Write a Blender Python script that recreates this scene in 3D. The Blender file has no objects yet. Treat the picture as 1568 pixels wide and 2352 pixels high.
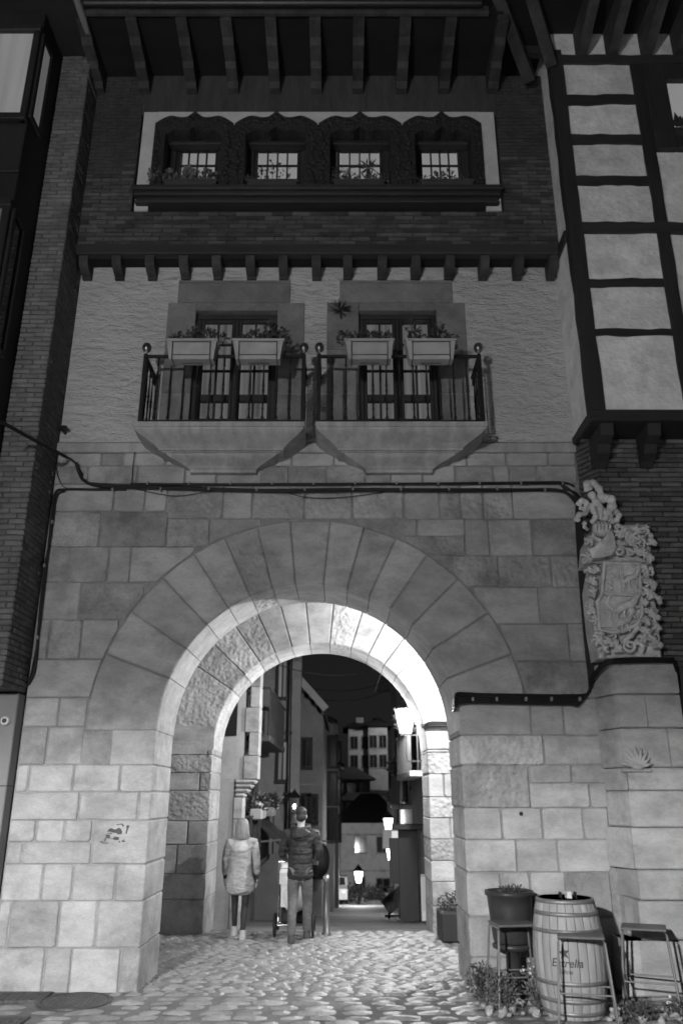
import bpy, bmesh, math, random
from mathutils import Vector, Matrix
R = math.radians
random.seed(7)
scene = bpy.context.scene
col = scene.collection

# ---------------------------------------------------------------- camera
CAM_H, LENS, PITCH = 1.85, 28.0, 19.65
cd = bpy.data.cameras.new('camera'); cam = bpy.data.objects.new('camera', cd); col.objects.link(cam)
cam.location = (0, 0, CAM_H); cam.rotation_euler = (R(90 + PITCH), 0, 0)
cd.sensor_fit = 'VERTICAL'; cd.sensor_height = 36.0; cd.lens = LENS
cd.clip_start = 0.05; cd.clip_end = 2000
cd.dof.use_dof = True; cd.dof.focus_distance = 9.6; cd.dof.aperture_fstop = 1.2
scene.camera = cam

# ---------------------------------------------------------------- night sky
world = bpy.data.worlds.new('World'); scene.world = world; world.use_nodes = True
nt = world.node_tree; nt.nodes.clear()
sky = nt.nodes.new('ShaderNodeTexSky'); sky.sky_type = 'NISHITA'; sky.sun_disc = False
sky.sun_elevation = R(4); sky.sun_rotation = R(200)
bw = nt.nodes.new('ShaderNodeRGBToBW'); bg = nt.nodes.new('ShaderNodeBackground'); wo = nt.nodes.new('ShaderNodeOutputWorld')
nt.links.new(sky.outputs[0], bw.inputs[0]); nt.links.new(bw.outputs[0], bg.inputs[0]); nt.links.new(bg.outputs[0], wo.inputs[0])
bg.inputs[1].default_value = 0.004
# moonless night: no sun lamp; the place is lit by its street lanterns and one added hill lamp (each lantern's builder holds its light)
scene.view_settings.view_transform = 'Standard'; scene.view_settings.look = 'None'
scene.view_settings.exposure = 0.0; scene.view_settings.gamma = 1.0
scene.render.engine = 'CYCLES'
scene.cycles.use_denoising = True; scene.cycles.filter_width = 1.7
scene.cycles.max_bounces = 6; scene.cycles.transparent_max_bounces = 12
scene.cycles.sample_clamp_indirect = 4.0

# ---------------------------------------------------------------- helpers
FPX = LENS / 36.0 * 2352.0
CT, ST = math.cos(R(PITCH)), math.sin(R(PITCH))
def at(x, y, Y):
    """point at depth Y seen at picture position x, y (picture 1568 x 2352)"""
    u, v = (x - 784) / FPX, (1176 - y) / FPX
    s = Y / (CT - v * ST)
    return Vector((u * s, Y, CAM_H + (ST + v * CT) * s))
def zat(y, Y): return at(784, y, Y).z
def xat(x, y, Y): return at(x, y, Y).x

class MB:
    """collects geometry; build() links it as one mesh object"""
    def __init__(s): s.v = []; s.f = []; s.sm = []
    def add(s, vs, fs, smooth=False):
        n = len(s.v); s.v += [tuple(p) for p in vs]
        for f in fs: s.f.append(tuple(i + n for i in f)); s.sm.append(smooth)
        return s
    def box(s, x0, x1, y0, y1, z0, z1):
        return s.add([(x0,y0,z0),(x1,y0,z0),(x1,y1,z0),(x0,y1,z0),(x0,y0,z1),(x1,y0,z1),(x1,y1,z1),(x0,y1,z1)],
                     [(0,3,2,1),(4,5,6,7),(0,1,5,4),(1,2,6,5),(2,3,7,6),(3,0,4,7)])
    def bbox(s, x0, x1, y0, y1, z0, z1, b=0.01):
        """box with bevelled edges (44 triangles)"""
        b = min(b, abs(x1-x0)*.45, abs(y1-y0)*.45, abs(z1-z0)*.45)
        bm = bmesh.new(); bmesh.ops.create_cube(bm, size=1)
        for v in bm.verts:
            v.co = Vector((x0+(v.co.x+.5)*(x1-x0), y0+(v.co.y+.5)*(y1-y0), z0+(v.co.z+.5)*(z1-z0)))
        bmesh.ops.bevel(bm, geom=bm.edges[:], offset=b, segments=1, affect='EDGES', profile=.5)
        bm.verts.index_update()
        s.add([v.co for v in bm.verts], [[v.index for v in f.verts] for f in bm.faces]); bm.free(); return s
    def prism_xz(s, pts, y0, y1, ch=0.0, back=True):
        """outline pts (x,z) counter-clockwise seen from -Y, extruded y0 (front) to y1, front edge chamfered"""
        n = len(pts)
        if ch:
            ins = inset(pts, ch)
            vs = [(p[0], y0, p[1]) for p in ins] + [(p[0], y0+ch, p[1]) for p in pts] + [(p[0], y1, p[1]) for p in pts]
            fs = [tuple(range(n))]
            for k in (0, n):
                fs += [(i+k, i+n+k, (i+1)%n+n+k, (i+1)%n+k) for i in range(n)]
            if back: fs.append(tuple(range(3*n-1, 2*n-1, -1)))
        else:
            vs = [(p[0], y0, p[1]) for p in pts] + [(p[0], y1, p[1]) for p in pts]
            fs = [tuple(range(n))] + [(i, i+n, (i+1)%n+n, (i+1)%n) for i in range(n)]
            if back: fs.append(tuple(range(2*n-1, n-1, -1)))
        return s.add(vs, fs)
    def beam(s, a, b, w, d, n=10, j=.012):
        """hand-hewn beam from a to b, w across (in x/z), d deep (y), edges wandering"""
        a = Vector(a); b = Vector(b); t = (b-a).normalized(); u = Vector((-t.z, 0, t.x)); vs = []
        o0 = [random.uniform(-j,j) for _ in range(n+1)]; o1 = [random.uniform(-j,j) for _ in range(n+1)]
        for i in range(n+1):
            p = a.lerp(b, i/n); e = .35 if i in (0, n) else 1
            for su, sd, o in ((-1,0,o0[i]),(1,0,o1[i]),(1,1,o1[i]),(-1,1,o0[i])):
                vs.append(p + u*(su*w/2 + o*e) + Vector((0, sd*d + (0 if sd else random.uniform(-.004,.004)), 0)))
        fs = [(i*4+k, i*4+(k+1)%4, (i+1)*4+(k+1)%4, (i+1)*4+k) for i in range(n) for k in range(4)] + [(3,2,1,0), (n*4, n*4+1, n*4+2, n*4+3)]
        return s.add(vs, fs)
    def prism_xy(s, pts, z0, z1):
        n = len(pts)
        return s.add([(p[0],p[1],z0) for p in pts]+[(p[0],p[1],z1) for p in pts],
                     [tuple(range(n-1,-1,-1)), tuple(range(n,2*n))]+[(i,(i+1)%n,(i+1)%n+n,i+n) for i in range(n)])
    def prism_yz(s, pts, x0, x1):
        n = len(pts)
        return s.add([(x0,p[0],p[1]) for p in pts]+[(x1,p[0],p[1]) for p in pts],
                     [tuple(range(n-1,-1,-1)), tuple(range(n,2*n))]+[(i,(i+1)%n,(i+1)%n+n,i+n) for i in range(n)])
    def tube(s, path, r, n=8, cap=True):
        path = [Vector(p) for p in path]; m = len(path)
        rs = r if isinstance(r, (list, tuple)) else [r]*m
        rings = []; up = Vector((0.123, 0.331, 0.935)).normalized()
        for i, p in enumerate(path):
            t = (path[min(i+1, m-1)] - path[max(i-1, 0)])
            t = t.normalized() if t.length > 1e-9 else Vector((0,0,1))
            a = t.cross(up)
            if a.length < .05: a = t.cross(Vector((1,0,0)))
            a.normalize(); b = t.cross(a)
            rings.append([p + (a*math.cos(2*math.pi*k/n) + b*math.sin(2*math.pi*k/n))*rs[i] for k in range(n)])
        vs = [q for rg in rings for q in rg]
        fs = [(i*n+k, i*n+(k+1)%n, (i+1)*n+(k+1)%n, (i+1)*n+k) for i in range(m-1) for k in range(n)]
        s.add(vs, fs, True)
        if cap: s.add(rings[0], [tuple(range(n-1,-1,-1))]); s.add(rings[-1], [tuple(range(n))])
        return s
    def bar(s, a, b, w, d=None):
        """square bar from a to b"""
        d = d or w; a = Vector(a); b = Vector(b); t = (b-a).normalized()
        u = t.cross(Vector((0,0,1)))
        if u.length < .01: u = Vector((1,0,0))
        u.normalize(); v = t.cross(u)
        vs = [p + u*w/2*i + v*d/2*j for p in (a, b) for i, j in ((-1,-1),(1,-1),(1,1),(-1,1))]
        return s.add(vs, [(0,1,2,3),(7,6,5,4),(0,4,5,1),(1,5,6,2),(2,6,7,3),(3,7,4,0)])
    def lathe(s, prof, c=(0,0,0), n=16, sx=1, sy=1):
        vs = []; m = len(prof)
        for r, z in prof:
            vs += [(c[0]+r*sx*math.cos(2*math.pi*k/n), c[1]+r*sy*math.sin(2*math.pi*k/n), c[2]+z) for k in range(n)]
        fs = [(i*n+k, i*n+(k+1)%n, (i+1)*n+(k+1)%n, (i+1)*n+k) for i in range(m-1) for k in range(n)]
        s.add(vs, fs, True)
        s.add(vs[:n], [tuple(range(n-1,-1,-1))]); s.add(vs[-n:], [tuple(range(n))]); return s
    def ball(s, c, rx, ry=None, rz=None, n=12, m=8):
        ry = ry or rx; rz = rz or rx; vs = [(c[0],c[1],c[2]-rz)]; fs = []
        for i in range(1, m):
            a = math.pi*i/m
            vs += [(c[0]+rx*math.sin(a)*math.cos(2*math.pi*k/n), c[1]+ry*math.sin(a)*math.sin(2*math.pi*k/n), c[2]-rz*math.cos(a)) for k in range(n)]
        vs.append((c[0],c[1],c[2]+rz)); L = len(vs)-1
        fs += [(0, 1+(k+1)%n, 1+k) for k in range(n)]
        fs += [(1+i*n+k, 1+i*n+(k+1)%n, 1+(i+1)*n+(k+1)%n, 1+(i+1)*n+k) for i in range(m-2) for k in range(n)]
        fs += [(1+(m-2)*n+k, 1+(m-2)*n+(k+1)%n, L) for k in range(n)]
        return s.add(vs, fs, True)
    def leaf(s, p, d, size, w=.5):
        d = Vector(d).normalized(); a = d.cross(Vector((random.uniform(-1,1),random.uniform(-1,1),random.uniform(-1,1)))).normalized()
        p = Vector(p); q = d.cross(a)*size*.12
        return s.add([p, p+d*size*.45+a*size*w*.5+q, p+d*size, p+d*size*.45-a*size*w*.5+q], [(0,1,2),(0,2,3)])
    def xform(s, M):
        s.v = [tuple(M @ Vector(p)) for p in s.v]; return s
    def build(s, name, mat, parent=None):
        me = bpy.data.meshes.new(name); me.from_pydata(s.v, [], s.f); me.update()
        me.polygons.foreach_set('use_smooth', s.sm); me.update()
        return link(name, me, mat, parent)

def link(name, me, mat, parent=None):
    if mat is not None and not me.materials: me.materials.append(mat)
    o = bpy.data.objects.new(name, me); col.objects.link(o)
    if parent is not None: attach(o, parent)
    return o
WM = {}
def wloc(o):
    return WM.get(o.name, Matrix.Identity(4))
def attach(o, parent):
    o.parent = parent; o.matrix_parent_inverse = wloc(parent).inverted()
def inset(pts, d):
    n = len(pts); out = []
    for i in range(n):
        p0, p1, p2 = Vector(pts[i-1]), Vector(pts[i]), Vector(pts[(i+1) % n])
        e1 = (p1-p0); e2 = (p2-p1)
        if e1.length < 1e-7 or e2.length < 1e-7: out.append(tuple(p1)); continue
        e1.normalize(); e2.normalize()
        n1 = Vector((-e1.y, e1.x)); n2 = Vector((-e2.y, e2.x)); m = n1+n2
        k = max(m.dot(n1), .35) if m.length > 1e-6 else 1
        out.append(tuple(p1 + m*(d/k)))
    return out
def tag(o, label=None, cat=None, group=None, kind=None):
    if label: o['label'] = label
    if cat: o['category'] = cat
    if group: o['group'] = group
    if kind: o['kind'] = kind
    return o
def thing(name, loc, label, cat, group=None):
    o = bpy.data.objects.new(name, None); col.objects.link(o); o.location = loc; o.empty_display_size = .1
    WM[o.name] = Matrix.Translation(Vector(loc))
    return tag(o, label, cat, group)
def structure(o): o['kind'] = 'structure'; return o
def copy_tree(o, M, parent=None):
    """copy of a thing with its parts, moved by world matrix M"""
    c = o.copy(); col.objects.link(c)
    if parent is None:
        W = M @ wloc(o); c.matrix_world = W; WM[c.name] = W
        c.location, rot, c.scale = W.decompose(); c.rotation_euler = rot.to_euler()
    else:
        c.parent = parent
    for ch in [x for x in bpy.data.objects if x.parent == o]: copy_tree(ch, M, c)
    return c

# ---------------------------------------------------------------- materials (all grey: the photograph is black and white)
def newmat(name):
    m = bpy.data.materials.new(name); m.use_nodes = True; t = m.node_tree; t.nodes.clear()
    o = t.nodes.new('ShaderNodeOutputMaterial'); b = t.nodes.new('ShaderNodeBsdfPrincipled'); t.links.new(b.outputs[0], o.inputs[0])
    return m, t, b, o
def N(t, k, **kw):
    n = t.nodes.new(k)
    for a, v in kw.items(): setattr(n, a, v)
    return n
def surf(name, base, rough=.8, var=.25, scale=3.0, rnd=.2, bump=.3, bscale=30.0, bdist=.01, stretch=(1,1,1), metal=0.0, spec=.3,
         coarse=0.0, cscale=8.0, stain=0.0, kind='noise'):
    """grey surface: large tone variation, grain, per-object tone, relief"""
    m, t, b, o = newmat(name); L = t.links.new
    geo = N(t, 'ShaderNodeNewGeometry'); mp = N(t, 'ShaderNodeMapping'); L(geo.outputs['Position'], mp.inputs[0]); mp.inputs['Scale'].default_value = stretch
    n1 = N(t, 'ShaderNodeTexNoise'); n1.inputs['Scale'].default_value = scale; n1.inputs['Detail'].default_value = 6; n1.inputs['Roughness'].default_value = .65
    n2 = N(t, 'ShaderNodeTexNoise'); n2.inputs['Scale'].default_value = bscale; n2.inputs['Detail'].default_value = 5; n2.inputs['Roughness'].default_value = .6
    L(mp.outputs[0], n1.inputs[0]); L(mp.outputs[0], n2.inputs[0])
    oi = N(t, 'ShaderNodeObjectInfo')
    def mr(src, lo, hi, a=.3, c=.7):
        r = N(t, 'ShaderNodeMapRange'); r.inputs[1].default_value = a; r.inputs[2].default_value = c
        r.inputs[3].default_value = lo; r.inputs[4].default_value = hi; L(src, r.inputs[0]); return r.outputs[0]
    def mul(x, y):
        q = N(t, 'ShaderNodeMath', operation='MULTIPLY'); L(x, q.inputs[0])
        if isinstance(y, float): q.inputs[1].default_value = y
        else: L(y, q.inputs[1])
        return q.outputs[0]
    c = mul(mr(n1.outputs[0], 1-var, 1+var), mr(n2.outputs[0], 1-var*.35, 1+var*.35))
    if rnd: c = mul(c, mr(oi.outputs['Random'], 1-rnd, 1+rnd, 0, 1))
    if stain:
        n4 = N(t, 'ShaderNodeTexNoise'); n4.inputs['Scale'].default_value = 1.7; n4.inputs['Detail'].default_value = 8; n4.inputs['Roughness'].default_value = .7
        L(geo.outputs['Position'], n4.inputs[0]); c = mul(c, mr(n4.outputs[0], 1-stain, 1.0, .36, .5))
    c = mul(c, float(base)); cc = N(t, 'ShaderNodeCombineColor')
    for i in range(3): L(c, cc.inputs[i])
    L(cc.outputs[0], b.inputs['Base Color']); b.inputs['Roughness'].default_value = rough; b.inputs['Metallic'].default_value = metal
    b.inputs['Specular IOR Level'].default_value = spec
    if bump:
        h = n2.outputs[0]
        if coarse:
            if kind == 'voronoi':
                n3 = N(t, 'ShaderNodeTexVoronoi', feature='SMOOTH_F1'); n3.inputs['Scale'].default_value = cscale
            else:
                n3 = N(t, 'ShaderNodeTexNoise'); n3.inputs['Scale'].default_value = cscale; n3.inputs['Detail'].default_value = 3
            L(mp.outputs[0], n3.inputs[0])
            q = N(t, 'ShaderNodeMath', operation='MULTIPLY_ADD'); L(n3.outputs[0], q.inputs[0]); q.inputs[1].default_value = coarse; L(h, q.inputs[2]); h = q.outputs[0]
        bp = N(t, 'ShaderNodeBump'); bp.inputs['Strength'].default_value = bump; bp.inputs['Distance'].default_value = bdist
        L(h, bp.inputs['Height']); L(bp.outputs[0], b.inputs['Normal'])
    return m
def emit(name, val, strength, var=0.0, scale=(3,3,3)):
    m = bpy.data.materials.new(name); m.use_nodes = True; t = m.node_tree; t.nodes.clear()
    o = t.nodes.new('ShaderNodeOutputMaterial'); e = t.nodes.new('ShaderNodeEmission'); t.links.new(e.outputs[0], o.inputs[0])
    e.inputs[0].default_value = (val, val, val, 1); e.inputs[1].default_value = strength
    if var:
        g = N(t, 'ShaderNodeNewGeometry'); mp = N(t, 'ShaderNodeMapping'); mp.inputs['Scale'].default_value = scale
        n = N(t, 'ShaderNodeTexNoise'); n.inputs['Scale'].default_value = 1.0; n.inputs['Detail'].default_value = 3
        r = N(t, 'ShaderNodeMapRange'); r.inputs[1].default_value = .3; r.inputs[2].default_value = .7; r.inputs[3].default_value = strength*(1-var); r.inputs[4].default_value = strength*(1+var)
        t.links.new(g.outputs['Position'], mp.inputs[0]); t.links.new(mp.outputs[0], n.inputs[0]); t.links.new(n.outputs[0], r.inputs[0]); t.links.new(r.outputs[0], e.inputs[1])
    return m
def glass_mat(name, tint=.9, refl=.12, glow=0.0):
    m = bpy.data.materials.new(name); m.use_nodes = True; t = m.node_tree; t.nodes.clear(); L = t.links.new
    o = t.nodes.new('ShaderNodeOutputMaterial'); tr = N(t, 'ShaderNodeBsdfTransparent'); tr.inputs[0].default_value = (tint,)*3 + (1,)
    gl = N(t, 'ShaderNodeBsdfGlossy'); gl.inputs['Roughness'].default_value = .08; mx = N(t, 'ShaderNodeMixShader'); mx.inputs[0].default_value = refl
    L(tr.outputs[0], mx.inputs[1]); L(gl.outputs[0], mx.inputs[2])
    if glow:
        e = N(t, 'ShaderNodeEmission'); e.inputs[1].default_value = glow; a = N(t, 'ShaderNodeAddShader'); L(mx.outputs[0], a.inputs[0]); L(e.outputs[0], a.inputs[1]); L(a.outputs[0], o.inputs[0])
    else: L(mx.outputs[0], o.inputs[0])
    return m

M = {}
M['stone'] = surf('dressed sandstone', .36, .85, .24, 3.4, .13, .6, 48, .010, coarse=1.6, cscale=11, stain=.25, stretch=(.75,1,1.5))
M['stone_rough'] = surf('pitted sandstone', .35, .9, .28, 3.0, .20, .9, 40, .016, coarse=2.2, cscale=17, stain=.25, kind='voronoi')
M['stone_dark'] = surf('weathered dark sandstone', .29, .9, .35, 2.5, .14, .6, 45, .01, coarse=1.5, cscale=12, stain=.35)
M['stone_smooth'] = surf('moulded sandstone', .33, .8, .24, 5, .06, .35, 60, .006, coarse=1.0, cscale=9, stretch=(1.6,1,.28), stain=.22)
M['surround'] = surf('grey door surround stone', .19, .85, .25, 4, .10, .5, 40, .010, coarse=1.5, cscale=10, stain=.2)
M['mortar'] = surf('old mortar', .25, .95, .3, 6, 0, .5, 50, .01)
M['plaster'] = surf('rough white plaster', .54, .85, .10, 2.0, 0, 1.0, 24, .04, stretch=(.8,1,2.0), coarse=2.2, cscale=6.5, stain=.08)
M['plaster_panel'] = surf('smooth white plaster panel', .80, .8, .16, 3.0, .07, .6, 16, .02, coarse=2.0, cscale=4, stain=.22)
M['border'] = surf('white painted border', .52, .8, .12, 5, 0, .3, 30, .01)
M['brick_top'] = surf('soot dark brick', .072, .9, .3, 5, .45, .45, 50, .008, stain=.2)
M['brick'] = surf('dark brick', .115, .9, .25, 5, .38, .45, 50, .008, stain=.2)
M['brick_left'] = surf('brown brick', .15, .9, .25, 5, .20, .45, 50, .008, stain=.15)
M['brick_mortar_left'] = surf('grey brick mortar', .10, .95, .2, 6, 0, .4, 40, .01)
M['brick_mortar'] = surf('brick mortar', .05, .95, .2, 6, 0, .4, 40, .01)
M['render'] = surf('combed dark render', .062, .95, .3, 4, 0, 1.0, 30, .02, stretch=(2.2,1,.35))
M['timber'] = surf('dark stained timber', .028, .7, .35, 3, .15, .6, 22, .008, stretch=(1,1,.15), spec=.4)
M['timber_h'] = surf('dark stained timber beam', .030, .7, .35, 3, .15, .6, 22, .008, stretch=(.15,1,1), spec=.4)
M['rafter'] = surf('weathered eaves timber', .045, .8, .45, 4, .2, .6, 22, .008, stretch=(1,.5,1))
M['soffit'] = surf('dark eaves boards', .012, .85, .3, 3, .1, .4, 15, .008, stretch=(.2,1,1))
M['carved'] = surf('carved dark wood', .022, .6, .35, 8, .1, .9, 38, .02, coarse=2, cscale=20, spec=.45)
M['iron'] = surf('black painted iron', .012, .45, .3, 8, 0, .15, 60, .003, spec=.5)
M['ball'] = surf('polished brass knob', .22, .28, .2, 8, 0, .05, 60, .002, metal=.85)
M['cable'] = surf('black rubber cable', .012, .55, .2, 6, 0, .1, 40, .003)
M['clip'] = surf('grey cable clip', .25, .5, .1, 6, 0, 0)
M['plastic'] = surf('pale plastic planter', .34, .55, .1, 4, .1, .1, 40, .004, stain=.15)
M['pot_dark'] = surf('dark terracotta trough', .05, .8, .2, 5, .1, .2, 40, .004)
M['soil'] = surf('potting soil', .03, 1, .3, 20, 0, .8, 40, .02)
M['leaf'] = surf('dark green leaves', .06, .55, .35, 9, .2, .1, 30, .004)
M['leaf_light'] = surf('pale leaves', .10, .6, .35, 9, .2, .1, 30, .004)
M['flower'] = surf('pale flowers', .55, .6, .2, 9, .1, .1, 30, .004)
M['bark'] = surf('plant stems', .07, .8, .3, 9, 0, .2, 40, .004)
M['glass'] = glass_mat('window glass', .92, .06)
M['darkglass'] = surf('dark window glass', .02, .12, .2, 2, .3, 0, spec=.6)
M['curtain'] = emit('lit net curtain', 1, .125, .45, (14, 2, .4))
M['room'] = emit('lit room behind window', 1, .30, .08, (1.5, 1, 1))
M['blind'] = emit('lit blind', 1, .26, .12, (9, 9, .6))
M['blind_dim'] = emit('lit side blind', 1, .10, .1, (9, 9, .6))
M['sett'] = surf('worn granite sett', .23, .40, .3, 7, .22, .6, 34, .014, coarse=1.2, cscale=11, spec=.45)
M['bed'] = surf('pale mortar bed', .15, .9, .25, 4, 0, .6, 45, .012, stain=.2)
M['asphalt'] = surf('street surface', .16, .8, .35, .8, 0, .4, 30, .01, stretch=(.4,1,1))
M['castiron'] = surf('cast iron cover', .07, .5, .25, 6, 0, .7, 45, .006, coarse=2, cscale=30, kind='voronoi', metal=.3)
M['grey_panel'] = surf('grey painted wall', .20, .7, .10, 2, 0, .1, 30, .005)
M['dark_clad'] = surf('dark timber cladding', .022, .6, .25, 3, .1, .3, 20, .006, stretch=(1,1,.2))
M['white_clad'] = surf('pale house render', .42, .85, .12, 1.5, .12, .2, 20, .01, stain=.2)
M['grey_clad'] = surf('grey house render', .24, .85, .15, 1.5, .15, .2, 20, .01, stain=.2)
M['rooftile'] = surf('dark roof tiles', .03, .85, .3, 2, 0, .8, 12, .03, stretch=(3,1,1))
M['hill'] = surf('dark hillside', .03, 1, .5, .15, 0, .6, 1.5, .3)
M['hedge'] = surf('hedge leaves', .07, .7, .5, 4, 0, .1, 20, .01)
M['barrel'] = surf('pale oak staves', .30, .65, .22, 7, .14, .4, 34, .006, stretch=(1,1,.12), stain=.15)
M['hoop'] = surf('galvanised hoop', .22, .5, .25, 9, 0, .2, 40, .004, metal=.5)
M['paint'] = surf('dark stencil paint', .06, .7, .3, 14, 0, 0)
M['steel'] = surf('grey powder coated steel', .13, .42, .15, 6, .1, .08, 50, .002, spec=.5)
M['seat_wood'] = surf('stool seat sheet', .12, .45, .15, 6, 0, .08, 30, .003)
M['pot'] = surf('dark glazed pot', .035, .4, .2, 4, 0, .15, 20, .004)
M['rock'] = surf('pale rubble', .32, .9, .35, 9, .25, .9, 25, .02, coarse=1.5, cscale=9)
M['coat'] = surf('pale quilted coat', .28, .75, .16, 5, 0, 1.0, 8, .05, stretch=(1,1,2.2), coarse=1.6, cscale=4.5)
M['fur'] = surf('pale fur hood', .42, .95, .2, 14, 0, 1, 55, .02)
M['hair_fair'] = surf('fair hair', .19, .5, .35, 20, 0, .6, 60, .006, stretch=(3,3,.3))
M['hair_dark'] = surf('short dark hair', .025, .6, .35, 20, 0, .6, 90, .006)
M['skin'] = surf('skin', .36, .55, .1, 9, 0, .1, 50, .002)
M['leggings'] = surf('dark leggings', .022, .7, .2, 9, 0, .1, 40, .003)
M['jacket'] = surf('dark padded jacket', .026, .5, .3, 6, 0, 1.0, 8, .05, stretch=(1,1,2.2), coarse=1.6, cscale=4.5)
M['jeans'] = surf('grey jeans', .10, .85, .3, 6, 0, 1.0, 14, .03, stretch=(1,1,1.6))
M['shoe'] = surf('dark shoe', .05, .6, .2, 6, 0, .1, 30, .004)
M['shoe_light'] = surf('pale shoe', .35, .6, .2, 6, 0, .1, 30, .004)
M['pram'] = surf('dark pram fabric', .02, .75, .2, 6, 0, .2, 40, .004)
M['pram_light'] = surf('pale pram cover', .48, .7, .12, 6, 0, .3, 20, .006)
M['chrome'] = surf('bare metal tube', .45, .25, .1, 6, 0, 0, metal=.9)
M['bollard'] = surf('grey steel bollard', .12, .4, .15, 6, 0, .1, 30, .003, metal=.5)
M['lantern_glass'] = glass_mat('glowing lantern glass', .8, .05, 3.0)
M['lantern_far'] = glass_mat('glowing far lantern glass', .8, .05, 4.0)
M['bulb'] = emit('lamp bulb', 1, 30)
M['shopsign'] = emit('backlit sign box', 1, .75)
M['sign_dim'] = emit('backlit strip', 1, .35)
M['crest'] = surf('carved pale stone', .55, .85, .3, 7, .05, .6, 45, .008, stain=.3)
M['camwhite'] = surf('white plastic', .6, .4, .05, 4, 0, 0)
# ================================================================= levels and main planes
YF, YB = 9.2, 10.15            # front and back of the outer arch wall
YI, YJ = 13.4, 14.45           # front and back of the inner arch wall
YU = 8.92                      # jettied upper storey
XL, XR = -3.57, 2.94           # the gatehouse between its neighbours
AX, AZ, AR, AO = -.375, 2.54, 1.68, 2.49     # outer arch centre, inner and outer radius
BX, BZ, BR, BO = -.350, 2.56, 1.72, 2.75     # inner arch
def gz(Y):
    if Y < 9.2: return 0.0
    if Y < 13.7: return -.1*(Y-9.2)/4.5
    return -.1 - .105*(Y-13.7)

# ---------------------------------------------------------------- ground, street, hill
g = MB(); ys = [-14, 0, 6, 9.2, 11.4, 13.7, 14.6, 18, 24, 32, 44, 66]
xs = [-220, -40, -8, 8, 40, 220]
for i in range(len(ys)-1):
    for j in range(len(xs)-1):
        g.add([(xs[j],ys[i],gz(ys[i])-.06),(xs[j+1],ys[i],gz(ys[i])-.06),(xs[j+1],ys[i+1],gz(ys[i+1])-.06),(xs[j],ys[i+1],gz(ys[i+1])-.06)], [(0,1,2,3)])
ground = structure(g.build('ground', M['asphalt']))
h = MB(); hy = [66, 80, 100, 130, 170, 230]; hz = [gz(66)-.06, -4, .5, 3, 5, 7]; hx = [-220,-90,-30,0,30,90,220]
random.seed(3)
hv = [[(x, y, z + (random.uniform(-2,2) if k else 0)) for x in hx] for k, (y, z) in enumerate(zip(hy, hz))]
for i in range(len(hy)-1):
    for j in range(len(hx)-1): h.add([hv[i][j], hv[i][j+1], hv[i+1][j+1], hv[i+1][j]], [(0,1,2,3)])
structure(h.build('hill', M['hill']))

# paved forecourt and passage: mortar bed with single setts
b = MB(); py = [-13, 4, 9.2, 11.4, 13.7, 14.3]
for i in range(len(py)-1):
    b.add([(-9,py[i],gz(py[i])-.014),(9,py[i],gz(py[i])-.014),(9,py[i+1],gz(py[i+1])-.014),(-9,py[i+1],gz(py[i+1])-.014)], [(0,1,2,3)])
pave = structure(b.build('pavement', M['bed']))
random.seed(11)
sett_meshes = []
for k in range(6):
    bm = bmesh.new(); bmesh.ops.create_grid(bm, x_segments=3, y_segments=3, size=.5)
    for v in bm.verts:
        e = max(abs(v.co.x), abs(v.co.y)); v.co.z = (0 if e > .49 else random.uniform(-.006, .006)) + (-.02 if e > .49 else 0)
        if e > .49:
            if abs(abs(v.co.x)-abs(v.co.y)) < .02: v.co.x *= .94; v.co.y *= .94
            else: v.co.x += random.uniform(-.02,.02); v.co.y += random.uniform(-.02,.02)
        elif e < .2: v.co.z += .002
        else: v.co.x *= random.uniform(2.35,2.7); v.co.y *= random.uniform(2.25,2.6)
    bmesh.ops.recalc_face_normals(bm, faces=bm.faces)
    me = bpy.data.meshes.new('sett'); bm.to_mesh(me); bm.free()
    me.materials.append(M['sett']); sett_meshes.append(me)
covers = [(-2.56, 8.79, .42)]
setts = []
Y = 7.75
while Y < 13.72:
    rowd = random.uniform(.095, .13) if Y > 8.9 else random.uniform(.14, .18)
    x = -4.0 + random.uniform(0, .3)
    while x < 3.9:
        w = random.uniform(.13, .27) if Y > 8.9 else random.uniform(.22, .38)
        cx, cy = x + w/2, Y + rowd/2
        ok = not any((cx-a)**2 + ((cy-bb))**2 < r*r for a, bb, r in covers)
        if cy > YF-.03 and not (-2.3 < cx < 1.5) and cy < YB+.05: ok = False
        if cy > YB and not (-2.95 < cx < 2.45): ok = False
        if cy > YI-.03 and not (-2.1 < cx < 1.38): ok = False
        if cx < -2.85 and 8.7 < cy: ok = False
        if cx < -2.75 and cy < 8.25: ok = False
        if abs(cx/cy) > .5: ok = False
        if ok: setts.append((cx, cy, w, rowd))
        x += w + (.012 if Y > 8.9 else .026)
    Y += rowd + (.012 if Y > 8.9 else .026)
setts.sort(key=lambda s: s[1] + .3*abs(s[0]))
rest = MB()
for k, (cx, cy, w, d) in enumerate(setts):
    me = random.choice(sett_meshes); sl = -math.atan(.022) if cy > 9.2 else 0
    T = Matrix.Translation((cx, cy, gz(cy) + random.uniform(-.008, .008))) @ Matrix.Rotation(random.uniform(-.06,.06), 4, 'Z') @ Matrix.Rotation(sl + random.uniform(-.045,.045), 4, 'X') @ Matrix.Rotation(random.uniform(-.04,.04), 4, 'Y') @ Matrix.Diagonal((w, d, 1, 1))
    if k < 300:
        o = bpy.data.objects.new('sett', me); col.objects.link(o); o.parent = pave; o.matrix_basis = T
    else:
        n = len(rest.v); rest.v += [tuple(T @ v.co) for v in me.vertices]
        for p in me.polygons: rest.f.append(tuple(i+n for i in p.vertices)); rest.sm.append(False)
tag(rest.build('far_setts', M['sett'], pave), kind='stuff')

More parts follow.
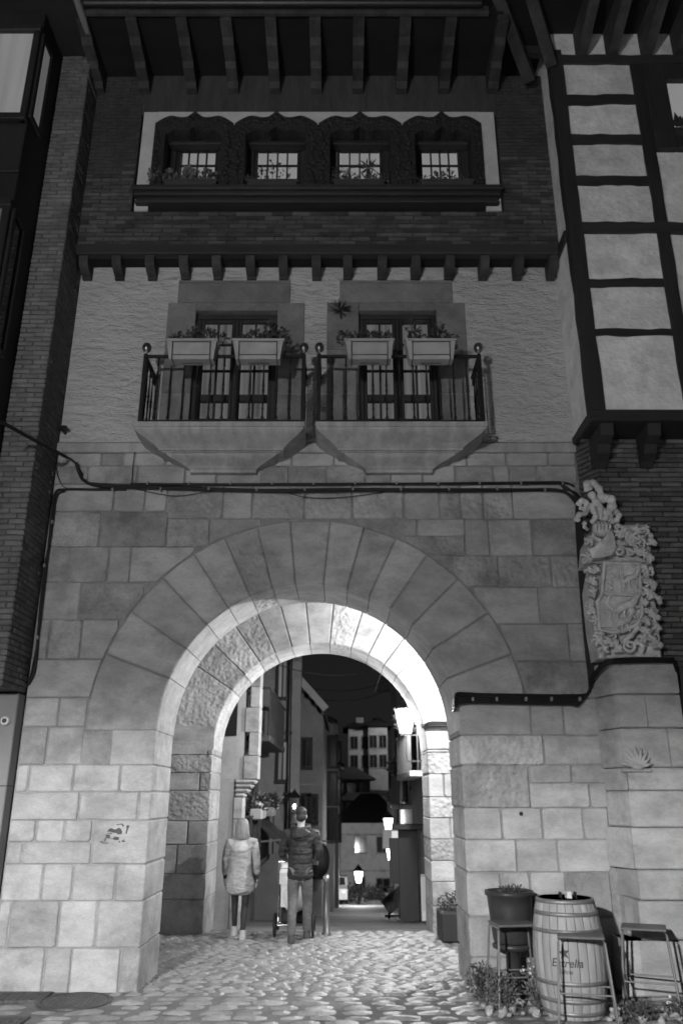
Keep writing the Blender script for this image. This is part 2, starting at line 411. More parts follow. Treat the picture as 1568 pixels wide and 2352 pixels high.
# covers in the pavement
t = thing('manhole_cover', (-2.56, 8.79, .0), 'round cast iron manhole cover set in the paving by the left wall', 'manhole')
mb = MB(); mb.lathe([(.34,-.02),(.345,.0),(.335,.004),(.315,.004),(.312,-.004)], (-2.56,8.79,.004), 32); mb.build('rim', M['castiron'], t)
mb = MB(); mb.lathe([(.308,-.02),(.308,.0),(.29,.003)], (-2.56,8.79,.003), 32)
for i in range(-6, 7):
    for j in range(-6, 7):
        if i*i+j*j < 34: mb.box(-2.56+i*.042-.013, -2.56+i*.042+.013, 8.79+j*.042-.013, 8.79+j*.042+.013, .004, .010)
mb.build('lid', M['castiron'], t)
for nm, x0, x1, y0, y1, lab in (('inspection_cover', -4.1, -2.92, 8.80, 9.12, 'rectangular dark iron cover tight against the foot of the left wall'),
                           ('inspection_cover', -4.2, -2.80, 7.55, 8.17, 'rectangular dark iron cover at the bottom edge nearest the viewer')):
    t = thing(nm, ((x0+x1)/2, (y0+y1)/2, 0), lab, 'manhole', 'rectangular iron covers')
    mb = MB(); mb.box(x0, x1, y0, y1, -.03, .002)
    for i in range(int((x1-x0)/.07)):
        for j in range(int((y1-y0)/.07)):
            mb.box(x0+.02+i*.07, x0+.055+i*.07, y0+.02+j*.07, y0+.055+j*.07, .002, .006)
    mb.build('plate', M['castiron'], t)
    mb = MB(); mb.box(x0-.03, x1+.03, y0-.03, y0-.004, -.03, .006); mb.box(x0-.03, x1+.03, y1+.004, y1+.03, -.03, .006); mb.box(x1+.004, x1+.03, y0-.004, y1+.004, -.03, .006)
    mb.build('frame', M['castiron'], t)

# ================================================================= gatehouse
GH = thing('gatehouse', (-.3, 9.7, 0), 'stone gatehouse with round archway, white plaster storey and dark brick top storey', 'building')

def arch_wall(mb, x0, x1, z0, z1, cx, cz, r, y0, y1, n=40):
    """wall slab with a round-headed opening"""
    a = [(cx - r*math.cos(math.pi*i/n), cz + r*math.sin(math.pi*i/n)) for i in range(n+1)]
    for y, flip in ((y0, False), (y1, True)):
        qs = [[(x0,z0),(cx-r,z0),(cx-r,cz),(x0,cz)], [(cx+r,z0),(x1,z0),(x1,cz),(cx+r,cz)], [(x0,cz),(cx-r,cz),(cx-r,z1),(x0,z1)], [(cx+r,cz),(x1,cz),(x1,z1),(cx+r,z1)]]
        qs += [[a[i], a[i+1], (a[i+1][0], z1), (a[i][0], z1)] for i in range(n)]
        for q in qs: mb.add([(p[0],y,p[1]) for p in q], [(3,2,1,0) if flip else (0,1,2,3)])
    path = [(cx-r,z0)] + a + [(cx+r,z0)]
    for i in range(len(path)-1):
        p, q = path[i], path[i+1]; mb.add([(p[0],y0,p[1]),(p[0],y1,p[1]),(q[0],y1,q[1]),(q[0],y0,q[1])], [(0,1,2,3)])
    mb.add([(x0,y0,z1),(x1,y0,z1),(x1,y1,z1),(x0,y1,z1)], [(0,1,2,3)])
    return mb

# ---- outer wall: mortar core with single blocks in front
core = MB(); arch_wall(core, XL, XR+.15, -.3, 6.06, AX, AZ, AR+.03, YF+.018, YB-.01)
SW = core.build('stone_wall', M['mortar'], GH)
random.seed(21)
SMAT = ['stone','stone','stone','stone_rough','stone','stone_dark']
def stone(pts, y0, y1, mat, parent, name='stone_block', g=.007, ch=.010):
    """one block, pts outline (x,z) counter-clockwise from the front"""
    rect = len(pts) == 4 and name == 'stone_block'
    p = inset(pts, .004 if rect else g)
    if rect:                                  # wide upright joints, tight beds
        x0, x1 = min(q[0] for q in p), max(q[0] for q in p); k = random.uniform(.004, .010)
        p = [(q[0]+(k if q[0] < (x0+x1)/2 else -k), q[1]) for q in p]
    q = []; n = len(p)                        # worn edges: knocked corners, wandering lines
    for i in range(n):
        a, b_, e = Vector(p[i-1]), Vector(p[i]), Vector(p[(i+1) % n])
        cut = random.choice((.010,.012,.016,.024))
        if (a-b_).length > .05 and (e-b_).length > .05 and rect:
            d1, d2 = (a-b_).normalized(), (e-b_).normalized()
            if abs(d1.dot(d2)) < .8: q.append(b_ + d1*cut); q.append(b_ + d2*cut)
            else: q.append(b_)
        else: q.append(b_)
        L_ = (e-b_).length
        if rect and L_ > .22:
            m_ = int(L_/.14); nn = Vector((-(e-b_).y, (e-b_).x)).normalized()
            for k2 in range(1, m_): q.append(b_.lerp(e, k2/m_) + nn*random.uniform(-.003,.0045))
    p = [(v.x, v.y) for v in q]
    y = y0 + random.uniform(-.010, .008)
    mb = MB(); mb.prism_xz(p, y, y1, ch, back=False)
    return mb.build(name, M[mat], parent)
def arcpts(cx, cz, r, a0, a1, n=5):
    return [(cx+r*math.cos(a0+(a1-a0)*i/n), cz+r*math.sin(a0+(a1-a0)*i/n)) for i in range(n+1)]
def block(px0, px1, py0, py1, mat=None, Y=YF, y1=None, to_open=0, first=False):
    """ashlar block from picture edges on plane Y, cut back to the outer arch ring; to_open = -1/1 reaches the opening"""
    ym = (py0+py1)/2; x0, x1 = xat(px0, ym, Y), xat(px1, ym, Y); z1, z0 = zat(py0, Y), zat(py1, Y)
    if first and px0 < 130 and py0 > 1000: x0 = XL
    return wblock(x0, x1, z0, z1, mat, y1, to_open)
def wblock(x0, x1, z0, z1, mat=None, y1=None, to_open=0):
    mat = mat or random.choice(SMAT); depth = YF + .06
    if to_open == -1: x1 = AX - AR; depth = YB
    if to_open == 1: x0 = AX + AR; depth = YB
    x0 = max(x0, XL); x1 = min(x1, XR)
    Ro = AO + .004; pts = [(x0,z0),(x1,z0),(x1,z1),(x0,z1)]
    def inside(x, z): return z > AZ and (x-AX)**2 + (z-AZ)**2 < Ro*Ro
    if not to_open:
        ins = [inside(*p) for p in pts]
        if all(ins): return None
        if any(ins) or (x0 < AX < x1 and z0 < AZ+Ro):
            xm = (x0+x1)/2
            if (z0 if z0 > AZ else AZ) - AZ > Ro*.72:      # near the crown: lift the bottom edge
                bot = []
                for i in range(7):
                    x = x0+(x1-x0)*i/6; zz = AZ+math.sqrt(max(Ro*Ro-(x-AX)**2, 0)) if abs(x-AX) < Ro else z0
                    bot.append((x, min(max(z0, zz), z1-.004)))
                pts = bot + [(x1,z1),(x0,z1)]
            else:
                side = -1 if xm < AX else 1; edge = []
                for i in range(9):
                    z = z0+(z1-z0)*i/8; xx = AX + side*math.sqrt(max(Ro*Ro-(max(z,AZ)-AZ)**2, 0))
                    edge.append((xx, z))
                if side < 0:
                    e = [(max(min(xx, x1), x0+.004), z) for xx, z in edge]; pts = [(x0,z0)] + e + [(x0,z1)]
                else:
                    e = [(min(max(xx, x0), x1-.004), z) for xx, z in edge]; pts = [(x1,z1)] + e[::-1] + [(x1,z0)]
            q = []
            for p in pts:
                if not q or (Vector(p)-Vector(q[-1])).length > .012: q.append(p)
            pts = q
            if len(pts) < 3: return None
    return stone(pts, YF, depth, mat, SW)
def row(py0, py1, joints, mats=None, first_open=False, last_open=False):
    for i in range(len(joints)-1):
        block(joints[i], joints[i+1], py0, py1, mats[i] if mats and i < len(mats) else None,
              to_open=(1 if first_open and i == 0 else -1 if last_open and i == len(joints)-2 else 0), first=(i == 0))
S, Q, D = 'stone', 'stone_rough', 'stone_dark'
# above the arch
row(1040, 1070, [125,233,283,381,671,767,1071,1162,1258,1325], [S,D,S,S,S,S,S,S,S])
row(1070, 1112, [125,202,317,426,498,602,664,751,839,897,970,1045,1133,1170,1232,1325], [D,D,S,S,S,D,D,Q,D,S,S,D,S,S,D])
row(1112, 1175, [120,263,334,384], [S,S,S])
row(1112, 1191, [384,514,580,700,809,928,1010,1057,1109,1177,1325], [Q,S,Q,Q,Q,S,Q,Q,Q,S])
row(1175, 1256, [115,231,385], [Q,D])
row(1191, 1256, [385,481,600], [Q,D])
row(1192, 1231, [925,958,1068], [D,S]); row(1231, 1276, [930,1068], [Q])
row(1193, 1276, [1068,1124,1221,1330], [S,S,D])
# left of the ring
row(1256, 1337, [105,250,300,445], [D,S,S])
row(1337, 1423, [95,184,330], [S,Q])
row(1423, 1514, [90,112,187,270], [S,Q,S])
row(1514, 1602, [70,260], [S])
row(1602, 1669, [60,135,200], [S,S]); row(1602, 1669, [200,362], [S], last_open=True)
row(1669, 1757, [50,108,252,360], [D,S,S], last_open=True)
row(1757, 1819, [40,66,168,276,355], [S,S,S,S], last_open=True)
row(1819, 1884, [30,181,318,352], [S,S,S], last_open=True)
row(1884, 1934, [20,82,148,212], [S,S,S]); row(1884, 1985, [212,350], [S], last_open=True)
row(1934, 1985, [10,51,210], [S,S])
row(1985, 2070, [5,97,167,265,348], [S,S,S,S], last_open=True)
row(2070, 2178, [-5,22,134,221,345], [S,S,S,S], last_open=True)
row(2178, 2292, [-10,100,161,275,340], [S,S,S,D], last_open=True)
# right of the ring
row(1276, 1348, [1040,1144,1266,1335], [Q,Q,Q])
row(1348, 1433, [1090,1237,1342], [S,D])
row(1433, 1519, [1150,1306,1350], [S,S])
row(1519, 1604, [1190,1370], [D])
row(1604, 1689, [1050,1219,1294,1380], [S,S,S], first_open=True)
row(1689, 1757, [1050,1249,1390], [Q,S], first_open=True)
row(1757, 1856, [1055,1216], [Q], first_open=True)
row(1757, 1799, [1216,1313,1395], [S,S]); row(1799, 1856, [1216,1354,1395], [S,S])
row(1856, 1929, [1055,1153,1246,1340,1400], [S,S,S,S], first_open=True)
row(1929, 2004, [1055,1187,1282,1400], [S,S,S], first_open=True)
row(2004, 2106, [1055,1152,1220,1302,1405], [S,D,S,D], first_open=True)
row(2106, 2200, [1060,1180,1290,1420], [D,S,D], first_open=True)
row(2200, 2296, [1060,1150,1260,1430], [D,D,D], first_open=True)
# voussoirs of the outer arch
vp = [(202,1601),(227,1495),(286,1393),(361,1312),(440,1262),(514,1226),(591,1206),(667,1193),(760,1193),(839,1204),(915,1226),(989,1261),(1069,1312),(1144,1393),(1191,1496),(1215,1590)]
ang = []
for x, y in vp:
    p = at(x, y, YF); ang.append(math.atan2(p.z-AZ, p.x-AX))
ang[0], ang[-1] = math.pi, 0.0
vm = [S,D,S,D,D,Q,S,S,D,S,S,D,D,S,S]
vm = ['stone' if m == D else m for m in vm]
for i in range(len(ang)-1):
    a0, a1 = ang[i+1], ang[i]
    pts = arcpts(AX, AZ, AO, a0, a1) + arcpts(AX, AZ, AR, a1, a0)
    stone(pts, YF-.006, YB, vm[i], SW, 'voussoir', g=.004, ch=.016)
# ---- passage walls and ceiling between the two arches
mb = MB(); mb.box(-3.05, -3.0, YB-.01, YI+.02, -.4, 5.05); mb.box(2.5, 2.55, YB-.01, YI+.02, -.4, 5.05); mb.box(-3.05, 2.55, YB, YI, 5.0, 5.06)
mb.build('passage_wall', M['stone_dark'], GH)
# ---- inner arch wall
core = MB(); arch_wall(core, -3.3, 2.8, -.5, 6.6, BX, BZ, BR+.03, YI+.03, YJ-.01)
IW = core.build('inner_wall', M['mortar'], GH)
ip = [(497,1616),(515,1573),(552,1540),(590,1511),(629,1493),(669,1483),(711,1478),(757,1477),(808,1481),(849,1496),(889,1516),(922,1540),(956,1573),(976,1621)]
ia = []
for x, y in ip:
    p = at(x, y, YI); ia.append(math.atan2(p.z-BZ, p.x-BX))
ia[0], ia[-1] = math.pi, 0.0
im = [Q,Q,Q,Q,S,S,S,Q,S,S,S,S,S]
for i in range(len(ia)-1):
    pts = arcpts(BX, BZ, BO, ia[i+1], ia[i]) + arcpts(BX, BZ, BR, ia[i], ia[i+1])
    stone(pts, YI, YJ, im[i], IW, 'voussoir', g=.006, ch=.014)
zl = [zat(y, YI) for y in (1616,1670,1734,1775,1816,1886,1940,2008,2067,2160)]; zl[0] = BZ
jl = [None, 470, None, 456, None, 434, 414, None, None]
for i in range(len(zl)-1):
    xe = BX-BR
    if jl[i]:
        xj = xat(jl[i], 1850, YI)
        stone([(xj,zl[i+1]),(xe,zl[i+1]),(xe,zl[i]),(xj,zl[i])], YI, YJ, Q if i < 4 else D, IW)
        stone([(-3.0,zl[i+1]),(xj,zl[i+1]),(xj,zl[i]),(-3.0,zl[i])], YI, YI+.08, S, IW)
    else:
        stone([(-3.0,zl[i+1]),(xe,zl[i+1]),(xe,zl[i]),(-3.0,zl[i])], YI, YJ, Q if i in (1,2,4) else D if i > 5 else S, IW)
zr = [BZ] + [zat(y, YI) for y in (1728,1778,1831,1879,1928,1977,2026,2082,2160)]
jr = [1.72, None, 1.62, None, 1.70, None, 1.74, None, None]
for i in range(len(zr)-1):
    xe = BX+BR; xj = jr[i]
    if xj:
        stone([(xe,zr[i+1]),(xj,zr[i+1]),(xj,zr[i]),(xe,zr[i])], YI, YJ, S, IW)
        stone([(xj,zr[i+1]),(2.5,zr[i+1]),(2.5,zr[i]),(xj,zr[i])], YI, YI+.08, S, IW)
    else:
        stone([(xe,zr[i+1]),(2.5,zr[i+1]),(2.5,zr[i]),(xe,zr[i])], YI, YJ, Q if i != 7 else D, IW)
# impost moulding on the right inner pier
zi = zat(1670, YI); mb = MB(); xe = BX+BR
for k, (o, z0, z1) in enumerate(((.07, .045, .07), (.05, .015, .045), (.025, -.015, .015))):
    mb.bbox(xe-o, 2.5, YI-o, YI+.3, zi+z0, zi+z1-.003, .006)
mb.build('impost', M['stone_smooth'], GH)

# ---- string course, plaster storey
zs0, zs1 = zat(1041, YF), zat(1017, YF)
mb = MB(); mb.prism_yz([(YF+.05, zs0),(YF-.035, zs0),(YF-.05, zs0+.02),(YF-.05, zs1-.03),(YF-.02, zs1),(YF+.05, zs1)][::-1], XL, XR)
mb.build('string_course', M['stone_smooth'], GH)
ZJ = 8.71
# doors: (left edge, right edge) of the openings in picture px
DOOR = [(443, 637), (822, 1007)]
dz0, dz1 = 6.06, zat(714, YF)
dx = [(xat(a, 800, YF), xat(b, 800, YF)) for a, b in DOOR]
mb = MB(); edges = [XL, dx[0][0], dx[0][1], dx[1][0], dx[1][1], XR]
for i in (0, 2, 4): mb.box(edges[i], edges[i+1], YF, YF+.4, zs1, ZJ)
for a, c in dx: mb.box(a, c, YF, YF+.4, dz1+.02, ZJ)
PW = mb.build('plaster_wall', M['plaster'], GH)
# stone surrounds of the two balcony doors
surr = [((410, 667), (379, 443), (637, 698), 646, 696), ((780, 1038), (750, 822), (1007, 1072), 646, 696)]
for k, (lin, jl_, jr_, y0, y1) in enumerate(surr):
    a, c = dx[k]; zt, zb = zat(y0, YF), zat(y1, YF)
    mb = MB(); mb.bbox(xat(lin[0],670,YF), xat(lin[1],670,YF), YF-.02, YF+.3, zb, zt-.04, .008)
    mb.bbox(xat(lin[0],670,YF), xat(lin[1],670,YF), YF-.026, YF+.3, zt-.036, zt, .006); SR = mb.build('door_surround', M['surround'], GH)
    zz = [zb-.003, zat(805, YF), zat(905, YF), 6.06]
    for s, (e0, e1) in enumerate((jl_, jr_)):
        for i in range(3):
            x0 = xat(e0,800,YF) if s == 0 else c-.012; x1 = a+.012 if s == 0 else xat(e1,800,YF)
            mb = MB(); mb.bbox(x0, x1, YF-.018+.004*i, YF+.3, zz[i+1]+.003, zz[i]-.003, .008); mb.build('jamb_stone', M['surround'], SR)
    mb = MB(); mb.bbox(a+.012, c-.012, YF-.014, YF+.3, dz1, zb-.003, .006); mb.build('lintel', M['surround'], SR)

# ---- balcony doors with lit curtains
def window_unit(name, x0, x1, z0, z1, y, parent, cols, rows, fw=.09, stile=.16, bars=.028, mat='timber', glassmat='glass', mid=None):
    """frame with leaves, glazing bars and panes; cols = list of leaves, each a number of pane columns; rows = fractions of the bar heights"""
    mb = MB(); mb.bbox(x0, x1, y-.05, y+.06, z1-fw, z1, .01); mb.bbox(x0, x0+fw, y-.05, y+.06, z0, z1-fw-.001, .01); mb.bbox(x1-fw, x1, y-.05, y+.06, z0, z1-fw-.001, .01)
    mb.bbox(x0+fw+.001, x1-fw-.001, y-.05, y+.06, z0, z0+fw, .01)
    fr = mb.build(name, M[mat], parent)
    nl = len(cols); xa, xb = x0+fw, x1-fw; lw = (xb-xa-stile*(nl-1))/nl
    za, zb = z0+fw, z1-fw
    for i in range(nl-1):
        m2 = MB(); xx = xa+lw*(i+1)+stile*i; m2.bbox(xx, xx+stile, y-.04, y+.05, za+.001, zb-.001, .01); m2.build('stile', M[mat], fr)
    for i, nc in enumerate(cols):
        l0 = xa+(lw+stile)*i; l1 = l0+lw; lf = .045
        m2 = MB(); m2.bbox(l0+.002, l0+lf, y-.03, y+.04, za+.002, zb-.002, .008); m2.bbox(l1-lf, l1-.002, y-.03, y+.04, za+.002, zb-.002, .008)
        m2.bbox(l0+lf+.001, l1-lf-.001, y-.03, y+.04, zb-lf, zb-.002, .008); m2.bbox(l0+lf+.001, l1-lf-.001, y-.03, y+.04, za+.002, za+lf, .008)
        if mid: m2.bbox(l0+lf+.001, l1-lf-.001, y-.032, y+.042, za+(zb-za)*mid-.05, za+(zb-za)*mid+.05, .008)
        m2.build('sash', M[mat], fr)
        zc = [za+lf] + [za+(zb-za)*f for f in rows] + [zb-lf]; xc = [l0+lf+(l1-l0-2*lf)*k/nc for k in range(nc+1)]
        for k in range(1, nc): m2 = MB(); m2.box(xc[k]-bars/2, xc[k]+bars/2, y-.018, y+.018, za+lf, zb-lf); m2.build('glazing_bar', M[mat], fr)
        for k in range(1, len(zc)-1): m2 = MB(); m2.box(l0+lf, l1-lf, y-.014, y+.014, zc[k]-bars/2, zc[k]+bars/2); m2.build('glazing_bar', M[mat], fr)
        for k in range(nc):
            for j in range(len(zc)-1):
                m2 = MB(); m2.box(xc[k]+bars/2, xc[k+1]-bars/2, y-.003, y+.003, zc[j]+bars/2, zc[j+1]-bars/2); m2.build('pane', M[glassmat], fr)
    return fr
def curtain(x0, x1, z0, z1, y, parent, mat='curtain', waves=9, amp=.035, name='curtain'):
    mb = MB(); n = waves*8; vs = []
    for i in range(n+1):
        x = x0+(x1-x0)*i/n; yy = y+amp*math.sin(i/n*waves*2*math.pi + math.sin(i*.9)*.6)*(.6+.4*math.sin(i*.37))
        vs += [(x, yy, z0), (x, yy, z1)]
    mb.add(vs, [(2*i, 2*i+2, 2*i+3, 2*i+1) for i in range(n)], True); return mb.build(name, M[mat], parent)
for k, (a, c) in enumerate(dx):
    fr = window_unit('balcony_door', a+.014, c-.014, dz0, dz1-.01, YF+.12, GH, [2, 2], (.175, .57, .79), fw=.065, stile=.05, mid=.345)
    mb = MB(); mb.box(a-.3, c+.3, YF+.9, YF+.92, dz0, dz1+.6); mb.build('lit_room', M['blind_dim'], fr)
    if k == 0:
        curtain(a+.05, c-.05, dz0, dz1, YF+.30, fr, waves=11)
    else:
        curtain(a+.05, (a+c)/2-.02, dz0, dz1, YF+.30, fr, waves=7); curtain(c-.42, c-.05, dz0, dz1, YF+.30, fr, waves=4)
        mb = MB(); mb.bbox((a+c)/2+.1, (a+c)/2+.34, YF+.40, YF+.7, dz0, dz0+.42, .02); mb.build('cabinet', M['timber'], fr)

# ---- balconies
def sweep_profile(mb, prof, y_wall):
    """moulded corbel: rings of (x0, x1, yfront, z) joined"""
    n = len(prof); vs = []
    for x0, x1, yf, z in prof: vs += [(x0, y_wall, z), (x0, yf, z), (x1, yf, z), (x1, y_wall, z)]
    fs = []
    for i in range(n-1):
        for k in range(3): fs.append((i*4+k, i*4+k+1, (i+1)*4+k+1, (i+1)*4+k))
    mb.add(vs, [f[::-1] for f in fs]); mb.add(vs[:4], [(0,1,2,3)]); mb.add(vs[-4:], [(3,2,1,0)]); return mb
bal_r = [(-2.42, -.465), (-.275, 1.70)]
bal_s = [(-2.49, -.437), (-.312, 1.74)]
YR = 8.65
def baluster(h):
    p = [(.013,0),(.020,.02),(.020,.05),(.011,.07),(.011,.16),(.017,.175),(.017,.19),(.010,.20),(.013,.30),(.015,.44),(.019,.45),(.019,.475),(.012,.485),(.017,.50),(.012,.52),(.019,.53),(.019,.555),(.015,.565),(.011,.72),(.009,.85),(.017,.865),(.017,.88),(.012,.89),(.012,1.0)]
    return [(r*.95, z*h) for r, z in p]
for k, (x0, x1) in enumerate(bal_r):
    zt = 6.06; s0, s1 = bal_s[k]
    P = []
    def ring(ins, out, z): P.append((s0+ins, s1-ins, YF-out, z))
    out0 = .62
    ring(0, out0, zt); ring(0, out0, zt-.06); ring(.018, out0-.018, zt-.062); ring(.018, out0-.018, zt-.078)
    for i in range(9):
        f = i/8; w = .5-.5*math.cos(math.pi*f); ring(.02+.24*(.6*f+.4*w), out0-.02-.24*(.6*f+.4*w), zt-.085-.14*f)
    ring(.27, out0-.27, zt-.227); ring(.27, out0-.27, zt-.250); ring(.31, out0-.31, zt-.252); ring(.31, out0-.31, zt-.262)
    ring(.35, out0-.335, zt-.264)
    for i in range(8):
        f = i/7; w = math.sin(math.pi/2*f); ring(.35+.25*(.4*f+.6*w*w), out0-.335-.17*(.4*f+.6*w*w), zt-.27-.125*f)
    ring(.61, .10, zt-.40); ring(.62, .09, zt-.44)
    mb = MB(); sweep_profile(mb, P, YF+.02); BL = mb.build('balcony', M['stone_smooth'], GH)
    # iron railing
    zr_ = 7.0; mb = MB()
    mb.bbox(x0-.02, x1+.02, YR-.025, YR+.025, zr_-.03, zr_, .006)
    for xx in (x0, x1): mb.bbox(xx-.02, xx+.02, YR+.026, YF, zr_-.03, zr_, .006)
    mb.build('top_rail', M['iron'], BL)
    mb = MB(); mb.bbox(x0-.02, x1+.02, YR-.02, YR+.02, zt+.03, zt+.05, .004)
    for xx in (x0, x1): mb.bbox(xx-.015, xx+.015, YR+.021, YF, zt+.03, zt+.05, .004)
    mb.build('bottom_rail', M['iron'], BL)
    for xx in (x0, x1):
        mb = MB(); mb.bbox(xx-.024, xx+.024, YR-.024, YR+.024, zt, zr_+.012, .005); mb.build('corner_post', M['iron'], BL)
        mb = MB(); mb.lathe([(.02,0),(.012,.02),(.024,.035),(.042,.05),(.054,.075),(.058,.10),(.054,.125),(.042,.148),(.02,.162),(.004,.166)], (xx,YR,zr_+.012), 16); mb.build('ball_finial', M['ball'], BL)
        mb = MB(); mb.add([(xx-.008,YF-.02,zr_-.03),(xx+.008,YF-.02,zr_-.03),(xx+.008,YR+.03,zr_-.03),(xx-.008,YR+.03,zr_-.03),(xx-.008,YF-.02,zr_-.14),(xx+.008,YF-.02,zr_-.14)], [(0,1,2,3),(0,4,5,1),(0,3,4),(1,5,2),(4,3,2,5)]); mb.build('rail_stay', M['iron'], BL)
    hh = zr_-.03-zt-.05; mbp = MB(); mbp.lathe(baluster(hh), (0,0,0), 8); pm = mbp.build('baluster', M['iron'], BL).data
    first = [o for o in bpy.data.objects if o.data == pm][0]
    n = 12; pos = [(x0+(x1-x0)*i/n, YR) for i in range(1, n)] + [(xx, YR+.14*j) for xx in (x0, x1) for j in (1, 2, 3)]
    for i, (px, py_) in enumerate(pos):
        o = first if i == 0 else bpy.data.objects.new('baluster', pm)
        if i: col.objects.link(o); attach(o, BL)
        o.location = (px, py_, zt+.05)

# ---- jetty: beam, soffit, corbels
mb = MB(); mb.bbox(XL, XR, YU-.03, YU+.10, ZJ+.0, ZJ+.16, .012); mb.build('jetty_beam', M['timber_h'], GH)
mb = MB(); mb.box(XL, XR, YU+.101, YF+.3, ZJ+.003, ZJ+.10); mb.build('jetty_soffit', M['soffit'], GH)
for x in [203,277,352,428,502,578,652,727,798,876,952,1029,1107,1185,1262]:
    xx = xat(x, 640, YF); pr = [(YF+.05, ZJ-.002)]
    zb = zat(646, YF)
    pts = [(YF+.03, ZJ-.002), (YF+.03, zb), (YF-.06, zb)] + [(YF-.06-.20*math.sin(math.pi/2*i/6)**1.2, zb+.03+.12*(1-math.cos(math.pi/2*i/6))) for i in range(7)] + [(YF-.27, ZJ-.002)]
    mb = MB(); mb.prism_yz(pts[::-1], xx-.06, xx+.06); mb.build('jetty_corbel', M['rafter'], GH)

# ---- upper brick storey
ZT = 11.9; zW0, zW1 = ZJ+.16, ZT
wx0, wx1 = xat(330,370,YU), xat(1132,370,YU); wz0, wz1 = zat(484, YU), zat(262, YU)
mb = MB()
mb.box(XL, wx0-.10, YU+.02, YU+.45, zW0, zW1); mb.box(wx1+.10, XR, YU+.02, YU+.45, zW0, zW1)
mb.box(wx0-.10, wx1+.10, YU+.02, YU+.45, zW0, wz0); mb.box(wx0-.10, wx1+.10, YU+.02, YU+.45, wz1, zW1)
BW = mb.build('brick_wall', M['brick_mortar'], GH)
def brick_mesh(mat, w=.24, h=.048, d=.06, b=.006):
    mb = MB(); mb.bbox(-w/2, w/2, -d/2, d/2, -h/2, h/2, b)
    me = bpy.data.meshes.new('brick'); me.from_pydata(mb.v, [], mb.f); me.update(); me.materials.append(M[mat]); return me
def lay_bricks(wall, mat, rects, frame, limit=300, keep=None, hgt=.062, wid=.255, seed=1, stagger=True):
    """bricks over rects (u0,u1,z0,z1); frame(u,z) -> matrix of a brick; the nearest `limit` are single parts, the rest one part"""
    rnd = random.Random(seed); lst = []
    for (u0, u1, z0, z1) in rects:
        nz = int((z1-z0)/hgt); hh = (z1-z0)/max(nz,1)
        for i in range(nz):
            u = u0 - (wid*.5 if i % 2 and stagger else 0) - rnd.uniform(0,.03)
            while u < u1:
                a, c = max(u, u0), min(u+wid-.012, u1)
                if c-a > .05 and (keep is None or keep((a+c)/2, z0+hh*(i+.5))): lst.append((a, c, z0+hh*(i+.5), hh))
                u += wid + rnd.uniform(-.012, .012)
    me = brick_mesh(mat)
    lst.sort(key=lambda q: (frame((q[0]+q[1])/2, q[2]).translation - Vector((0,0,CAM_H))).length)
    rest = MB()
    for k, (a, c, z, hh) in enumerate(lst):
        T = frame((a+c)/2, z) @ Matrix.Translation((0, rnd.uniform(-.005,.006), rnd.uniform(-.002,.002))) @ Matrix.Rotation(rnd.uniform(-.012,.012), 4, 'Y') @ Matrix.Diagonal(((c-a)/.24, 1, (hh-.013)/.048, 1))
        if k < limit:
            o = bpy.data.objects.new('brick', me); col.objects.link(o); o.parent = wall; o.matrix_parent_inverse = Matrix.Identity(4)
            o.matrix_basis = T
        else:
            n = len(rest.v); rest.v += [tuple(T @ v.co) for v in me.vertices]
            for p in me.polygons: rest.f.append(tuple(i+n for i in p.vertices)); rest.sm.append(False)
    if rest.f: tag(rest.build('brickwork', M[mat], wall), kind='stuff')
fr_u = lambda u, z: Matrix.Translation((u, YU+.03, z))
zc1 = wz1+.02
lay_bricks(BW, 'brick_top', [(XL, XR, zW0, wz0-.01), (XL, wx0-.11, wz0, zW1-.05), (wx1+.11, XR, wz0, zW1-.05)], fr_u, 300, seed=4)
mb = MB(); mb.box(wx0-.10, wx1+.10, YU+.004, YU+.02, wz1+.03, zW1-.01); mb.build('combed_render', M['render'], GH)

